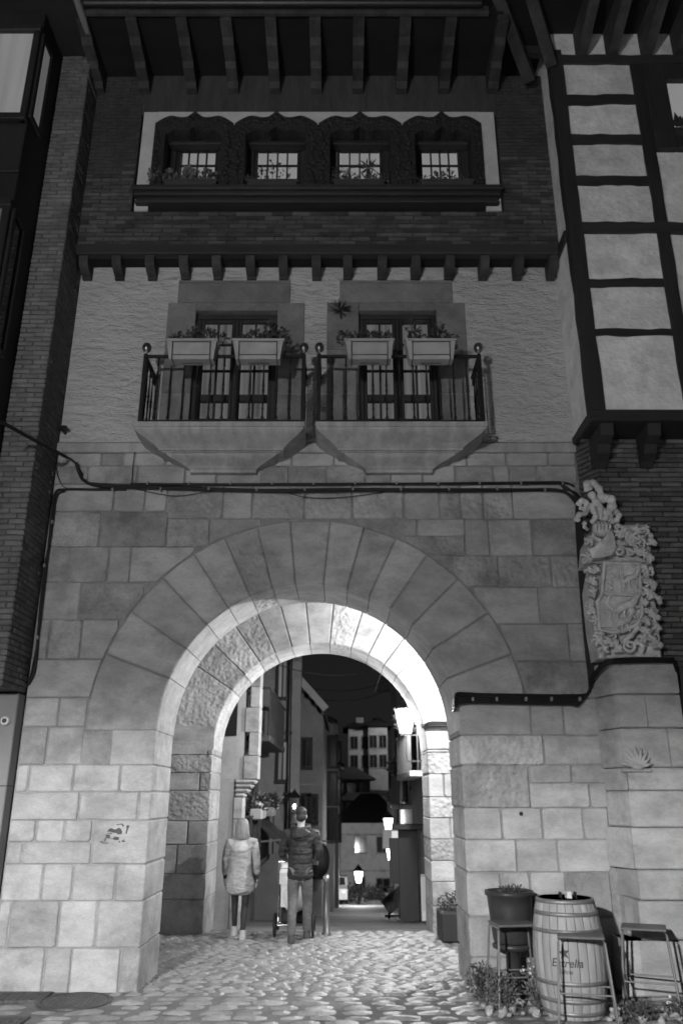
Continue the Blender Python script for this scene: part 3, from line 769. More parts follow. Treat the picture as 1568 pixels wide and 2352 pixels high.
# ---- window band: white border, ogee timber arches, sill
bx0, bx1 = wx0, wx1
pk = [xat(x, 300, YU) for x in (438, 632, 827, 1018)]     # arch centres
ap = [xat(x, 300, YU) for x in (538, 730, 923)]           # posts between
zf0, zf1 = zat(441, YU), zat(262, YU)
ix0, ix1 = xat(350,350,YU), xat(1110,350,YU)
mb = MB(); mb.box(bx0-.06, ix0+.02, YU-.006, YU+.06, zat(484,YU), wz1+.03); mb.box(ix1-.02, bx1+.06, YU-.006, YU+.06, zat(484,YU), wz1+.03)
mb.box(ix0+.021, ix1-.021, YU-.006, YU+.06, zf1-.235, wz1+.035)
mb.build('white_border', M['border'], GH)
cuts = [ix0] + ap + [ix1]
for k in range(4):
    a, c = cuts[k]+.012, cuts[k+1]-.012; w = c-a; m = (a+c)/2; zsh = zf1-.045; zpost = zf1-.30
    # carved ogee head: outer outline, inner opening outline
    def ogee(a_, c_, zs, rise, peak):
        pts = []; n = 10; ww = c_-a_; mm = (a_+c_)/2
        for i in range(n+1):
            f = i/n
            x = a_ + ww/2*f
            z = zs + rise*math.sin(min(f/.45,1)*math.pi/2) - (.035*math.sin((f-.45)/.45*math.pi) if .45 < f < .9 else 0) + (peak*((f-.82)/.18)**1.6 if f > .82 else 0)
            pts.append((x, z))
        return pts + [(2*mm-x, z) for x, z in pts[::-1][1:]]
    outer = ogee(a, c, zf1-.20, .14, .09); inner = ogee(a+.16, c-.16, zf1-.40, .10, .05)
    mb = MB(); n = len(outer)
    vs = [(p[0], YU-.035, p[1]) for p in outer] + [(p[0], YU-.02, p[1]) for p in inner] + [(p[0], YU+.3, p[1]) for p in inner] + [(p[0], YU+.05, p[1]) for p in outer]
    fs = []
    for i in range(n-1):
        fs += [(i+n, i+1+n, i+1, i), (i+2*n, i+1+2*n, i+1+n, i+n), (i, i+1, i+1+3*n, i+3*n)]
    mb.add(vs, fs)
    mb.box(a, a+.16, YU-.035, YU+.3, zf0, outer[0][1]); mb.box(c-.16, c, YU-.035, YU+.3, zf0, outer[0][1])
    AF = mb.build('arched_frame', M['carved'], GH)
    # carved rope beads up the posts and round the head
    mb = MB()
    for xx in (a+.06, c-.06):
        for j in range(12): mb.ball((xx+.02*math.sin(j*1.6), YU-.04, zf0+.06+j*.085), .032, .022, .045, 8, 6)
    for i in range(1, n-1): mb.ball(((outer[i][0]*.62+inner[i][0]*.38), YU-.035, outer[i][1]*.62+inner[i][1]*.38), .038, .025, .032, 8, 6)
    tag(mb.build('carving', M['carved'], AF), kind='stuff')
    mb = MB(); mb.box(a+.16, c-.16, YU+.30, YU+.32, zf1-.36, zf1+.35); mb.box(a+.05, a+.20, YU+.301, YU+.9, zf0-.1, zf1+.3); mb.box(c-.20, c-.05, YU+.301, YU+.9, zf0-.1, zf1+.3); mb.bbox(a+.17, c-.17, YU+.16, YU+.3, zf1-.39, zf1-.33, .01); mb.build('head_panel', M['timber'], AF)
    wn = window_unit('casement', a+.17, c-.17, zf0+.02, zf1-.215, YU+.36, GH, [4], (.36, .69), fw=.085, stile=.05, bars=.022)
    mb = MB(); mb.box(a-.1, c+.1, YU+.95, YU+.97, zf0-.2, zf1+.6); mb.build('lit_room', M['room'], wn)
    mb = MB(); mb.box(a+.16, c-.16, YU+.44, YU+.46, zf1-.20, zf1); mb.build('reveal', M['timber'], wn)
for xx in ap:
    mb = MB(); mb.bbox(xx-.03, xx+.03, YU-.03, YU+.25, zf0, zf1-.22, .008); mb.build('window_post', M['carved'], GH)
mb = MB(); zz = zf0
for (o, z0, z1, e) in ((.16, -.075, 0, .10), (.12, -.14, -.078, .07), (.07, -.21, -.143, .03), (.10, -.25, -.213, .05)):
    mb.bbox(ix0-.10-e, ix1+.10+e, YU-o, YU+.3, zz+z0, zz+z1, .014)
mb.build('window_sill', M['timber_h'], GH)

# ---- eaves
YE = 7.92; ze = zat(176, YU)
mb = MB(); mb.box(XL-.2, 2.2, YE, YU+.45, ze+.02, ze+.05); mb.build('eaves_soffit', M['soffit'], GH)
mb = MB(); mb.bbox(XL-.15, 2.0, YE-.05, YE+.02, ze-.03, ze+.10, .01); mb.build('fascia', M['rafter'], GH)
mb = MB(); mb.tube([(XL-.15+i*.4, YE-.11, ze+.06) for i in range(15)], .06, 10); mb.build('gutter', M['iron'], GH)
for x in (230, 335, 442, 537, 632, 727, 821, 921, 1018, 1129):
    xx = xat(x, 215, YU); zb = zat(216, YU)
    pts = [(YU+.1, ze+.02), (YU+.1, zb), (YU-.10, zb), (YU-.16, zb+.07), (YU-.36, zb+.09), (YU-.42, zb+.15), (YU-.66, zb+.17), (YU-.74, zb+.23), (YE+.02, zb+.25), (YE+.02, ze+.02)]
    mb = MB(); mb.prism_yz(pts[::-1], xx-.075, xx+.075); mb.build('eaves_bracket', M['rafter'], GH)
mb = MB(); mb.add([(XL-.3,YE-.05,ze+.11),(2.1,YE-.05,ze+.11),(2.1,13,ze+2.2),(XL-.3,13,ze+2.2)], [(0,1,2,3)]); mb.add([(XL-.3,YE-.05,ze+.055),(2.1,YE-.05,ze+.055),(2.1,13,ze+2.14),(XL-.3,13,ze+2.14)], [(3,2,1,0)])
mb.build('roof', M['rooftile'], GH)
mb = MB(); mb.box(XL, XR, YB-.01, YI, 5.07, 11.9); mb.build('back_wall', M['white_clad'], GH)
# weathering mark and wall plant on the right-hand surround, small wall sensor
p = at(781, 712, YF-.03); mb = MB()
for i in range(46):
    a = random.uniform(0, 2*math.pi); mb.leaf(p, (math.cos(a), -.25, math.sin(a)-.15), random.uniform(.06,.19), .12)
wp = thing('wall_weed', (p.x, p.y, p.z), 'spiky dark weed growing from the top left stone beside the right balcony door', 'plant'); mb.build('leaves', M['leaf'], wp)
p = at(151, 996, YF); t = thing('wall_spout', p, 'small dark stub fixture at the lower left corner of the white plaster', 'fixture')
mb = MB(); mb.tube([(p.x,p.y+.02,p.z),(p.x,p.y-.10,p.z)], .02, 8); mb.bbox(p.x-.06, p.x+.06, p.y-.16, p.y-.08, p.z+.0, p.z+.045, .01); mb.build('arm', M['iron'], t)
# ================================================================= left building
random.seed(31)
LB = thing('corner_house', (-4.5, 9, 0), 'tall dark house at the left edge with brick corner and lit windows', 'building')
YLF = 8.52
mb = MB(); mb.box(-3.97, XL-.02, YLF+.02, 10.2, 2.95, 13.0); mb.box(-9, -3.97, YLF+.25, 10.2, 2.95, 13.0)
LW = mb.build('brick_corner', M['brick_mortar_left'], LB)
lay_bricks(LW, 'brick_left', [(-3.97, XL-.012, 2.95, 12.9)], lambda u, z: Matrix.Translation((u, YLF+.03, z)), 300, seed=9, hgt=.064, wid=.215)
lay_bricks(LW, 'brick_left', [(YLF+.005, YF-.01, 2.95, 12.9)], lambda u, z: Matrix.Translation((XL-.03, u, z)) @ Matrix.Rotation(R(90), 4, 'Z'), 120, seed=10, hgt=.064, wid=.23)
mb = MB(); mb.bbox(-6, XL-.004, 9.0, YF-.002, 0, 2.93, .01); PB = mb.build('ground_floor_wall', M['grey_panel'], LB)
for z in (.95, 1.95):
    mb = MB(); mb.box(-6, XL-.001, 8.996, YF-.004, z, z+.012); mb.build('panel_joint', M['iron'], PB)
# projecting dark window bay
YBAY = 7.8; XB = -3.985
mb = MB(); 
zc = [3.4, 5.2, 5.55, 7.0, 7.75, 10.05, 10.45, 12.6]
bay = []
def slab(x0, x1, y0, y1, z0, z1, nm='bay_panel', mat='dark_clad'):
    m = MB(); m.bbox(x0, x1, y0, y1, z0, z1, .012); return m.build(nm, M[mat], LB)
top = zat(72, YBAY); bot = zat(262, YBAY)
slab(-9, XB, YBAY+.06, YLF+.24, 3.2, 13.0, 'bay_core', 'dark_clad')
wfx = xat(78, 72, YBAY)
# front windows (upper lit, lower lit), with frames proud of the core
lit = [(zat(262,YBAY), zat(72,YBAY)), (zat(690,YBAY), zat(474,YBAY)), (zat(1240,YBAY), zat(1000,YBAY))]
prev = 3.2
for i, (z0, z1) in enumerate(lit[::-1]):
    xr = [xat(9, 474, YBAY), xat(6, 474, YBAY), xat(77, 80, YBAY)][i]
    slab(xr+.001, XB, YBAY-.01, YBAY+.055, z0-.1, z1+.1, 'window_post')
    m = MB(); m.box(-6.5, xr, YBAY+.035, YBAY+.055, z0, z1); wn = m.build('window', M['blind' if i == 2 else 'blind_dim'], LB)
    m = MB(); m.box(-6.5, xr, YBAY+.02, YBAY+.03, z0, z1); m.build('pane', M['glass'], wn)
    m = MB(); m.bbox(-6.5, XB+.01, YBAY-.03, YBAY+.055, z1+.002, z1+.10, .01); m.build('head', M['dark_clad'], wn)
    m = MB(); m.bbox(-6.5, XB+.01, YBAY-.04, YBAY+.055, z0-.10, z0-.002, .01); m.build('sill', M['dark_clad'], wn)
# recessed panel below the upper window
z0 = zat(390, YBAY); z1 = zat(285, YBAY); slab(-6.5, xat(52,330,YBAY), YBAY+.02, YBAY+.05, z0, z1)
# side windows of the bay
for (ya, yb, mt) in ((122, 290, 'blind_dim'), (520, 800, 'darkglass')):
    zc0, zc1 = zat(yb, 8.1), zat(ya, 8.1)
    m = MB(); m.box(XB-.02, XB+.004, 7.93, 8.17, zc0, zc1); wn = m.build('side_window', M[mt], LB)
    m = MB(); m.bbox(XB-.01, XB+.035, 7.86, 7.93, zc0-.08, zc1+.08, .008); m.bbox(XB-.01, XB+.035, 8.17, 8.23, zc0-.08, zc1+.08, .008); m.bbox(XB-.01, XB+.034, 7.931, 8.169, zc1, zc1+.07, .008); m.bbox(XB-.01, XB+.034, 7.931, 8.169, zc0-.07, zc0, .008); m.build('frame', M['dark_clad'], wn)
# eaves of the left house
m = MB(); zt = zat(135, 8.4); m.box(-9, -3.55, 6.9, 9.0, zt+.2, zt+.26); EV = m.build('eaves', M['dark_clad'], LB); m = MB(); m.bbox(-3.549, -3.46, 6.9, 9.0, zt+.15, zt+.33, .02); m.build('verge_board', M['grey_panel'], EV)
# doorbell camera on the grey wall
p = at(15, 1656, 9.0); t = thing('wall_camera', p, 'small round white camera on the grey wall at the left edge', 'camera')
m = MB(); m.lathe([(.05,0),(.052,.03),(.04,.05)], (0,0,0), 16); m.xform(Matrix.Translation(p) @ Matrix.Rotation(R(90), 4, 'X')); m.build('housing', M['camwhite'], t)
m = MB(); m.lathe([(.026,.05),(.026,.056)], (0,0,0), 12); m.xform(Matrix.Translation(p) @ Matrix.Rotation(R(90), 4, 'X')); m.build('lens', M['iron'], t)

# ================================================================= right building
random.seed(41)
RB = thing('half_timbered_house', (4, 9.5, 0), 'half-timbered house at the right edge with white panels above a stone pilaster', 'building')
YP = 8.44
zj = 6.06
# white plaster core of the jettied floors
m = MB(); m.box(XR, 8, YP+.05, 10.5, zj+.02, 13.4); PC = m.build('plaster_core', M['plaster_panel'], RB)
def timber(px0, px1, py0, py1, nm='timber_post', y0=YP, mat='timber', Y=YP):
    ym = (py0+py1)/2
    x0, x1 = xat(px0, ym, Y), xat(px1, ym, Y); z1, z0 = zat(py0, Y), zat(py1, Y)
    m = MB(); m.bbox(x0, x1, y0, YP+.12, z0, z1, .012)
    for i, v in enumerate(m.v): m.v[i] = (v[0]+random.uniform(-.004,.004), v[1], v[2]+random.uniform(-.006,.006))
    return m.build(nm, M[mat], RB)
xp0, xp1 = XR-.012, XR+.165
zb0, zb1 = zat(965, YP), zat(128, YP)
m = MB(); m.beam(((xp0+xp1)/2, YP-.012, zb0), ((xp0+xp1)/2, YP-.012, zb1+.1), xp1-xp0, .15, 16, .010); m.build('corner_post', M['timber'], RB)
x2a, x2b = xat(1485, 400, YP), xat(1514, 400, YP)
m = MB(); m.beam(((x2a+x2b)/2, YP-.008, zat(943,YP)), ((x2a+x2b)/2, YP-.008, zat(146,YP)), x2b-x2a, .13, 16, .010); m.build('timber_post', M['timber'], RB)
ry = [(128,147,1), (217,239,0), (309,331,0), (404,425,0), (511,534,1), (640,658,0), (755,770,0)]
for a, c, full in ry:
    z1, z0 = zat(a, YP), zat(c, YP)
    m = MB(); m.beam((xp1-.006, YP-.002 if not full else YP-.016, (z0+z1)/2+random.uniform(-.008,.008)), (8 if full else x2a+.006, YP-.002 if not full else YP-.016, (z0+z1)/2+random.uniform(-.008,.008)), z1-z0, .12, 7 if not full else 30, .013)
    m.build('timber_rail', M['timber_h'], RB)
z1, z0 = zat(943, YP), zat(968, YP); m = MB(); m.bbox(XR-.03, 8, YP-.04, YP+.5, z0, z1, .015); m.build('jetty_beam', M['timber_h'], RB)
m = MB(); m.bbox(XR-.03, XR+.03, YP+.501, YF-.02, z0+.02, z1-.01, .012); m.build('side_beam', M['timber'], RB)
m = MB(); m.bbox(XR-.035, XR+.02, YP+.141, YF-.02, zat(534,YP), zat(511,YP), .012); m.build('side_rail', M['timber'], RB)
# single infill panels, slightly proud and uneven
cols_ = [(xp1, x2a)]
bounds = [147,217,239,309,331,404,425,511,534,640,658,755,770,943]
for i in range(0, len(bounds), 2):
    z1, z0 = zat(bounds[i], YP), zat(bounds[i+1], YP); m = MB()
    nx, nz = 6, 4; vs = [(xp1-.01+(x2a-xp1+.02)*a/nx, YP+.022+random.uniform(-.008,.008), z0-.01+(z1-z0+.02)*c/nz) for c in range(nz+1) for a in range(nx+1)]
    m.add(vs, [(c*(nx+1)+a, c*(nx+1)+a+1, (c+1)*(nx+1)+a+1, (c+1)*(nx+1)+a) for c in range(nz) for a in range(nx)], True); m.build('plaster_panel', M['plaster_panel'], PC)
# window at the right edge
wx_ = xat(1530, 200, YP); wz1, wz0 = zat(186, YP), zat(292, YP)
m = MB(); m.bbox(x2b+.001, wx_-.001, YP-.03, YP+.14, zat(344,YP), zat(150,YP), .012); m.bbox(wx_, 5.4, YP-.03, YP+.14, wz1, zat(150,YP), .012)
m.bbox(wx_, 5.4, YP-.05, YP+.14, zat(344,YP), zat(317,YP), .012); WF = m.build('window', M['timber'], RB)
m = MB(); m.box(wx_, 5.4, YP+.044, YP+.048, zat(317,YP), wz1); m.build('lit_room', M['room'], WF)
m = MB(); m.box(wx_, 5.4, YP+.036, YP+.042, zat(317,YP), wz1); m.build('pane', M['glass'], WF)
m = MB(); m.box(wx_, 5.4, YP+.0, YP+.034, zat(317,YP), wz0); m.build('low_rail', M['rafter'], WF)
m = MB()
for i in range(60): m.leaf((wx_+.03+random.random()*.2, YP+.01, wz0+random.random()*.03), (random.uniform(-.4,.4), 0, 1), random.uniform(.05,.16)*(1+random.random()), .35)
pl = thing('window_plant', (wx_+.1, YP, wz0), 'dark plant silhouetted in the lit window at the right edge', 'plant'); m.build('foliage', M['leaf'], pl)
# eaves of the right house with diagonal valley timbers
ze2 = zat(78, YP)
m = MB(); m.box(2.2, 8, 7.2, 10.5, ze2+.06, ze2+.10); m.build('eaves_soffit', M['soffit'], RB)
for x in (1335, 1405, 1485, 1560):
    xx = xat(x, 128, YP); zb = zat(126, YP)
    m = MB(); m.prism_yz([(YP+.1, ze2+.06), (7.2, ze2+.06), (7.2, ze2-.04), (YP-.1, zb), (YP+.1, zb)], xx-.07, xx+.07); m.build('rafter', M['rafter'], RB)
m = MB(); pA, pB = Vector((2.72, 8.75, zat(205, YU))), Vector((1.95, 7.55, ze2+.12)); m.bar(pA, pB, .16, .2); m.build('valley_beam', M['rafter'], RB)
m = MB(); m.bar((2.95, YP-.02, zat(150,YP)), (2.25, 7.2, ze2+.03), .15, .18); m.build('valley_beam', M['rafter'], RB)
m = MB(); m.bar((2.55, 8.55, ze2-.2), (2.95, 8.40, ze2-.42), .10, .12); m.build('brace', M['timber'], RB)
# brick below the jetty: splayed corner, then the front
YBR = 8.9; XBR = 3.10
m = MB(); m.prism_xy([(XR+.03, YF), (XBR+.02, YBR+.03), (8, YBR+.03), (8, 10.4), (XR+.03, 10.4)], 2.6, z0_ := zat(966, YP)-.0)
RW = m.build('brick_wall', M['brick_mortar'], RB)
lay_bricks(RW, 'brick', [(XBR, 4.6, 3.2, z0_-.02)], lambda u, z: Matrix.Translation((u, YBR+.03, z)), 300, seed=14, hgt=.062, wid=.25)
dv = Vector((XBR-XR, YBR-YF, 0)); an = math.atan2(dv.y, dv.x)
lay_bricks(RW, 'brick', [(0, dv.length, 3.2, z0_-.02)], lambda u, z: Matrix.Translation(Vector((XR+.02, YF, z)) + dv.normalized()*u) @ Matrix.Rotation(an, 4, 'Z'), 80, seed=15, hgt=.062, wid=.2)
for x in (1385, 1492):
    xx = xat(x, 1000, YP+.2); pts = [(YBR+.1, z0_-.003), (YBR+.1, z0_-.42), (YBR-.02, z0_-.42), (YBR-.08, z0_-.36), (YBR-.2, z0_-.30), (YBR-.24, z0_-.2), (YBR-.38, z0_-.15), (YBR-.42, z0_-.003)]
    m = MB(); m.prism_yz(pts, xx-.075, xx+.075); m.build('jetty_corbel', M['timber'], RB)
# stone pilaster and base wall
YQ = 8.80
rows_ = [1517,1594,1672,1763,1816,1901,1998,2069,2160,2292]
jn = [None, 1484, 1536, 1440, None, 1454, None, 1470, 1440]
m = MB(); m.prism_xy([(2.90, YF+.05), (3.0, YQ+.05), (3.62, YQ+.05), (3.62, 9.6), (2.9, 9.6)], 0, zat(1517,YQ)); m.prism_xy([(2.90, YF+.06), (3.0, YQ+.06), (8, YQ+.06), (8, 9.7), (2.9, 9.7)], -.1, zat(1763,YQ)); PS = m.build('stone_pilaster', M['mortar'], RB)
def plan_block(pts, z0, z1, mat):
    m = MB(); p = [(x+random.uniform(-.003,.003), y+random.uniform(-.004,.004)) for x, y in pts]
    n = len(p); g_ = .006; c = .014; ctr = Vector((sum(q[0] for q in p)/n, sum(q[1] for q in p)/n))
    pin = [(x+(ctr.x-x)*.018, y+c*.8 if y < YF-.1 else y) for x, y in p]
    vs = [(x,y,z0+g_) for x,y in pin] + [(x,y,z0+g_+c) for x,y in p] + [(x,y,z1-g_-c) for x,y in p] + [(x,y,z1-g_) for x,y in pin]
    fs = [tuple(range(n-1,-1,-1)), tuple(range(3*n,4*n))] + [(k*n+i, k*n+(i+1)%n, (k+1)*n+(i+1)%n, (k+1)*n+i) for k in range(3) for i in range(n)]
    m.add(vs, fs); return m.build('stone_block', M[mat], PS)
for i in range(len(rows_)-1):
    z1, z0 = zat(rows_[i], YQ), zat(rows_[i+1], YQ); wide = i >= 3; xr = 4.6 if wide else 3.66
    xl = [2.86,2.86,2.86,2.87,2.87,2.82,2.90,2.92,2.92][i]; ch = 2.985
    if jn[i]:
        xj = xat(jn[i], (rows_[i]+rows_[i+1])/2, YQ)
        plan_block([(xl, YF-.012), (ch, YQ), (xj-.004, YQ), (xj-.004, YF)], z0, z1, S)
        plan_block([(xj+.004, YQ), (xr, YQ), (xr, YF), (xj+.004, YF)], z0, z1, S if i != 2 else 'stone')
    else:
        plan_block([(xl, YF-.012), (ch, YQ), (xr, YQ), (xr, YF)], z0, z1, S)
# carved scallop shell on the pilaster
c0 = at(1462, 1762, YQ-.02); m = MB()
for i in range(9):
    a = R(12 + 156*i/8); L_ = .20 if 1 < i < 7 else .17
    d = Vector((math.cos(a), 0, math.sin(a))); m.tube([c0 + d*.02, c0 + d*L_*.5 + Vector((0,-.035,0)), c0 + d*L_ + Vector((0,-.005,0))], [.012,.022,.010], 8)
m.ball((c0.x, c0.y-.01, c0.z), .07, .045, .035, 12, 8); m.bbox(c0.x-.17, c0.x+.15, c0.y-.02, c0.y+.04, c0.z-.05, c0.z-.015, .012)
m.build('scallop_shell', M['stone'], RB)

def smooth(pts, n=8):
    P_ = [Vector(p) for p in pts]; out = []
    for i in range(len(P_)-1):
        p0, p1, p2, p3 = P_[max(i-1,0)], P_[i], P_[i+1], P_[min(i+2,len(P_)-1)]
        for k in range(n):
            s = k/n; out.append(.5*((2*p1)+(p2-p0)*s+(2*p0-5*p1+4*p2-p3)*s*s+(3*p1-p0-3*p2+p3)*s**3))
    return out + [P_[-1]]
# ================================================================= carved coat of arms
CA = thing('coat_of_arms', (3.18, 8.72, 3.3), 'carved stone coat of arms with helmet, shield and scrolls on the right corner', 'carving')
YC = 8.72
def cp(zx, zy):            # position on the carving's face, read off an enlargement of it
    return at((2250+zx*.3402)/1.7417, (1900+zy*.3402)/1.7417, YC)
def poly(lst): return [(cp(*q).x, cp(*q).z) for q in lst]
m = MB(); m.prism_xz(poly([(400,1020),(1090,1040),(1110,1400),(1160,1700),(1200,2140),(460,2140),(400,1800),(350,1300)])[::-1], YC+.075, YF-.03, .02); m.build('lower_slab', M['crest'], CA)
m = MB(); m.prism_xz(poly([(420,560),(1000,550),(1050,620),(1085,1030),(300,1010),(320,760)])[::-1], YC+.075, YF-.03, .02); m.build('upper_slab', M['crest'], CA)
def spiral(c, r0, turns, a0=0, dirn=1, rr=.022, rise=-.03, n=26):
    c = cp(*c); return [(c.x + r0*(1-.85*i/n)*math.cos(a0+dirn*turns*2*math.pi*i/n), YC-.005+rise*(i/n), c.z + r0*(1-.85*i/n)*math.sin(a0+dirn*turns*2*math.pi*i/n)) for i in range(n+1)], [rr*(1-.5*i/n) for i in range(n+1)]
# shield: raised rim, cross bar, fields
sh = [(480,1045),(880,1050),(900,1400),(915,1650),(860,1760),(700,1840),(560,1860),(420,1820),(390,1500),(440,1420)]
m = MB(); m.prism_xz(poly(sh)[::-1], YC-.02, YC+.09, .015); SHD = m.build('shield', M['crest'], CA)
m = MB(); pts = [cp(*q) for q in sh]; m.tube([(p.x, YC-.04, p.z) for p in pts+[pts[0]]], .022, 8); m.build('shield_rim', M['crest'], SHD)
m = MB(); a, c = cp(470,1415), cp(880,1425); m.bar((a.x,YC-.045,a.z),(c.x,YC-.045,c.z), .035, .03); a, c = cp(680,1060), cp(690,1400); m.bar((a.x,YC-.042,a.z),(c.x,YC-.042,c.z), .02, .02); m.build('cross_bar', M['crest'], SHD)
m = MB()
for k in range(6):
    a, c = cp(410+k*24,1480), cp(440+k*24,1800); m.bar((a.x,YC-.042,a.z),(c.x,YC-.042,c.z), .018, .02)
m.build('pales', M['crest'], SHD)
m = MB(); random.seed(5)
def beast(m, cx, cy, s):
    p = cp(cx, cy); f = lambda dx, dz: (p.x+dx*s, YC-.05, p.z+dz*s)
    m.tube([f(-.09,-.05), f(-.03,0), f(.05,.02), f(.09,.07), f(.12,.11)], [.02*s/.9,.035*s,.04*s,.03*s,.03*s], 8)
    m.ball(f(.12,.13), .035*s, .02, .03*s, 8, 6)
    for dx, dz in ((-.08,-.13),(-.02,-.11),(.05,-.10),(.13,.02)): m.tube([f(dx*.6,-.01), f(dx,dz*.6), f(dx+.02,dz)], [.018*s,.014*s,.012*s], 6)
    m.tube([f(-.09,-.04), f(-.15,.02), f(-.12,.10), f(-.16,.13)], [.012*s]*4, 6)
beast(m, 720, 1560, 1.35); beast(m, 690, 1740, 1.0); beast(m, 770, 1230, .95); m.build('lions', M['crest'], SHD)
m = MB()
for (cx, cy) in ((560,1190),(535,1270),(545,1345)):
    p = cp(cx, cy)
    for i in range(8):
        a = i*math.pi/4; m.tube([(p.x,YC-.045,p.z),(p.x+.03*math.cos(a),YC-.05,p.z+.03*math.sin(a))], [.012,.006], 5)
m.build('stars', M['crest'], SHD)
# scrolls and leaf mantling
m = MB()
for c, r0, tn, a0, dr, rr in (((780,2010),.085,1.6,1.6,1,.026), ((505,1070),.05,1.3,1.2,-1,.022), ((650,900),.06,1.2,1.2,-1,.022), ((790,920),.04,1.5,0,1,.016), ((640,610),.04,1.7,0,-1,.014), ((910,830),.06,1.5,2,1,.018), ((1060,1590),.045,1.6,0,-1,.016), ((580,1900),.045,1.3,2,-1,.018), ((1030,1150),.05,1.1,1,1,.024)):
    pth, rad = spiral(c, r0, tn, a0, dr, rr); m.tube(pth, rad, 7)
def curve(m, lst, r0, r1=None, lift=.02):
    P_ = smooth([cp(*q) for q in lst], 5); n = len(P_); r0 *= 1.25; r1 = None if r1 is None else r1*1.25
    m.tube([(p.x, YC-.01-lift*math.sin(math.pi*i/(n-1)), p.z) for i, p in enumerate(P_)], [(r0+((r1 if r1 is not None else r0)-r0)*i/(n-1))*(1+.18*math.sin(i*1.3)) for i in range(n)], 8)
curve(m, [(910,1700),(880,1780),(800,1880),(740,1940),(710,2000)], .02, .026)
curve(m, [(850,1960),(920,2010),(930,2080)], .03, .012)
random.seed(77)
for (cx, cy, n, s) in ((720,720,5,.07),(860,660,5,.07),(930,930,6,.06),(1000,700,4,.05),(760,800,5,.06),(960,1850,6,.06),(1040,1950,6,.06),(1010,1400,6,.06),(1100,1470,4,.05),(1070,1680,5,.05),(990,1270,5,.05),(950,1500,5,.04),(330,1250,6,.06),(310,1500,6,.05),(360,1700,6,.05),(400,1950,6,.06),(470,2050,5,.06),(600,1990,5,.05),(300,780,5,.05),(270,980,6,.06),(380,1120,5,.05),(340,1380,4,.06),(640,700,5,.05),(800,740,6,.06),(900,760,5,.06),(850,900,5,.06),(960,640,5,.05),(1030,800,5,.05),(700,640,4,.05),(1000,980,5,.05),(940,1100,5,.05),(960,1180,5,.05),(1050,1300,5,.05),(960,1380,4,.05),(1000,1620,5,.05),(960,1720,5,.05),(1090,1800,5,.05),(1100,2000,5,.05),(930,1930,5,.05),(640,2050,4,.05),(520,1960,5,.05),(430,1880,5,.05),(330,1600,5,.05),(300,1130,4,.05)):
    p = cp(cx, cy); b0 = random.uniform(0, 6)
    for i in range(n):
        a = b0 + i*1.25; d = Vector((math.cos(a), 0, math.sin(a))); e = Vector((-d.z, 0, d.x))*random.choice((-1,1))
        m.tube([p + Vector((0,-.02,0)), p + d*s*.6 + Vector((0,-.045,0)), p + d*s + e*s*.4 + Vector((0,-.03,0)), p + d*s*.85 + e*s*.75 + Vector((0,-.01,0))], [.016,.022,.016,.008], 6)
tag(m.build('mantling', M['crest'], CA), kind='stuff')
# helmet with barred visor
m = MB(); hc = cp(420, 640); m.ball((hc.x+.02, YC-.06, hc.z-.01), .115, .10, .095, 16, 10)
m.add([(cp(410,790).x,YC-.12,cp(410,830).z),(cp(540,640).x,YC-.10,cp(540,640).z),(cp(610,860).x,YC-.06,cp(610,880).z),(cp(540,960).x,YC-.08,cp(540,970).z),(cp(330,1000).x,YC-.08,cp(330,1000).z),(cp(290,900).x,YC-.05,cp(290,900).z)], [(0,1,2,3,4,5)])
m.prism_xz(poly([(300,890),(420,830),(545,650),(560,800),(620,850),(590,930),(480,985),(330,1005)])[::-1], YC-.075, YC+.04, .02); HM = m.build('helmet', M['crest'], CA)
m = MB()
for k in range(5):
    a, c = cp(330+k*42, 600), cp(345+k*40, 700-k*6); m.tube([(a.x,YC-.15,a.z),((a.x+c.x)/2,YC-.175,(a.z+c.z)/2),(c.x,YC-.15,c.z)], .010, 6)
m.build('visor_bars', M['crest'], HM)
m = MB()
for k in range(4):
    a = cp(350+k*42, 650); m.ball((a.x, YC-.150, a.z), .011, .012, .045, 8, 6)
m.build('visor_slots', M['mortar'], HM)
# crest of twisting beasts above the helmet
m = MB()
curve(m, [(300,190),(270,130),(330,110),(400,170),(430,260),(400,330),(330,380),(290,390)], .038, .03, .04)
curve(m, [(330,230),(360,320),(420,400),(430,520)], .035, .03, .05)
curve(m, [(450,280),(540,300),(560,380),(520,470),(560,560)], .045, .04, .05)
curve(m, [(180,360),(200,320),(260,340),(240,410),(200,390)], .030, .02, .04)
curve(m, [(160,540),(170,490),(240,470),(280,430)], .030, .02, .04)
curve(m, [(250,570),(240,620),(280,640)], .022, .015, .03)
curve(m, [(600,430),(640,470),(620,540),(580,560)], .032, .025, .04)
curve(m, [(480,430),(500,500),(470,560)], .03, .03, .05); curve(m, [(350,420),(370,500),(340,560)], .03, .025, .05)
m.build('crest_figure', M['crest'], CA)

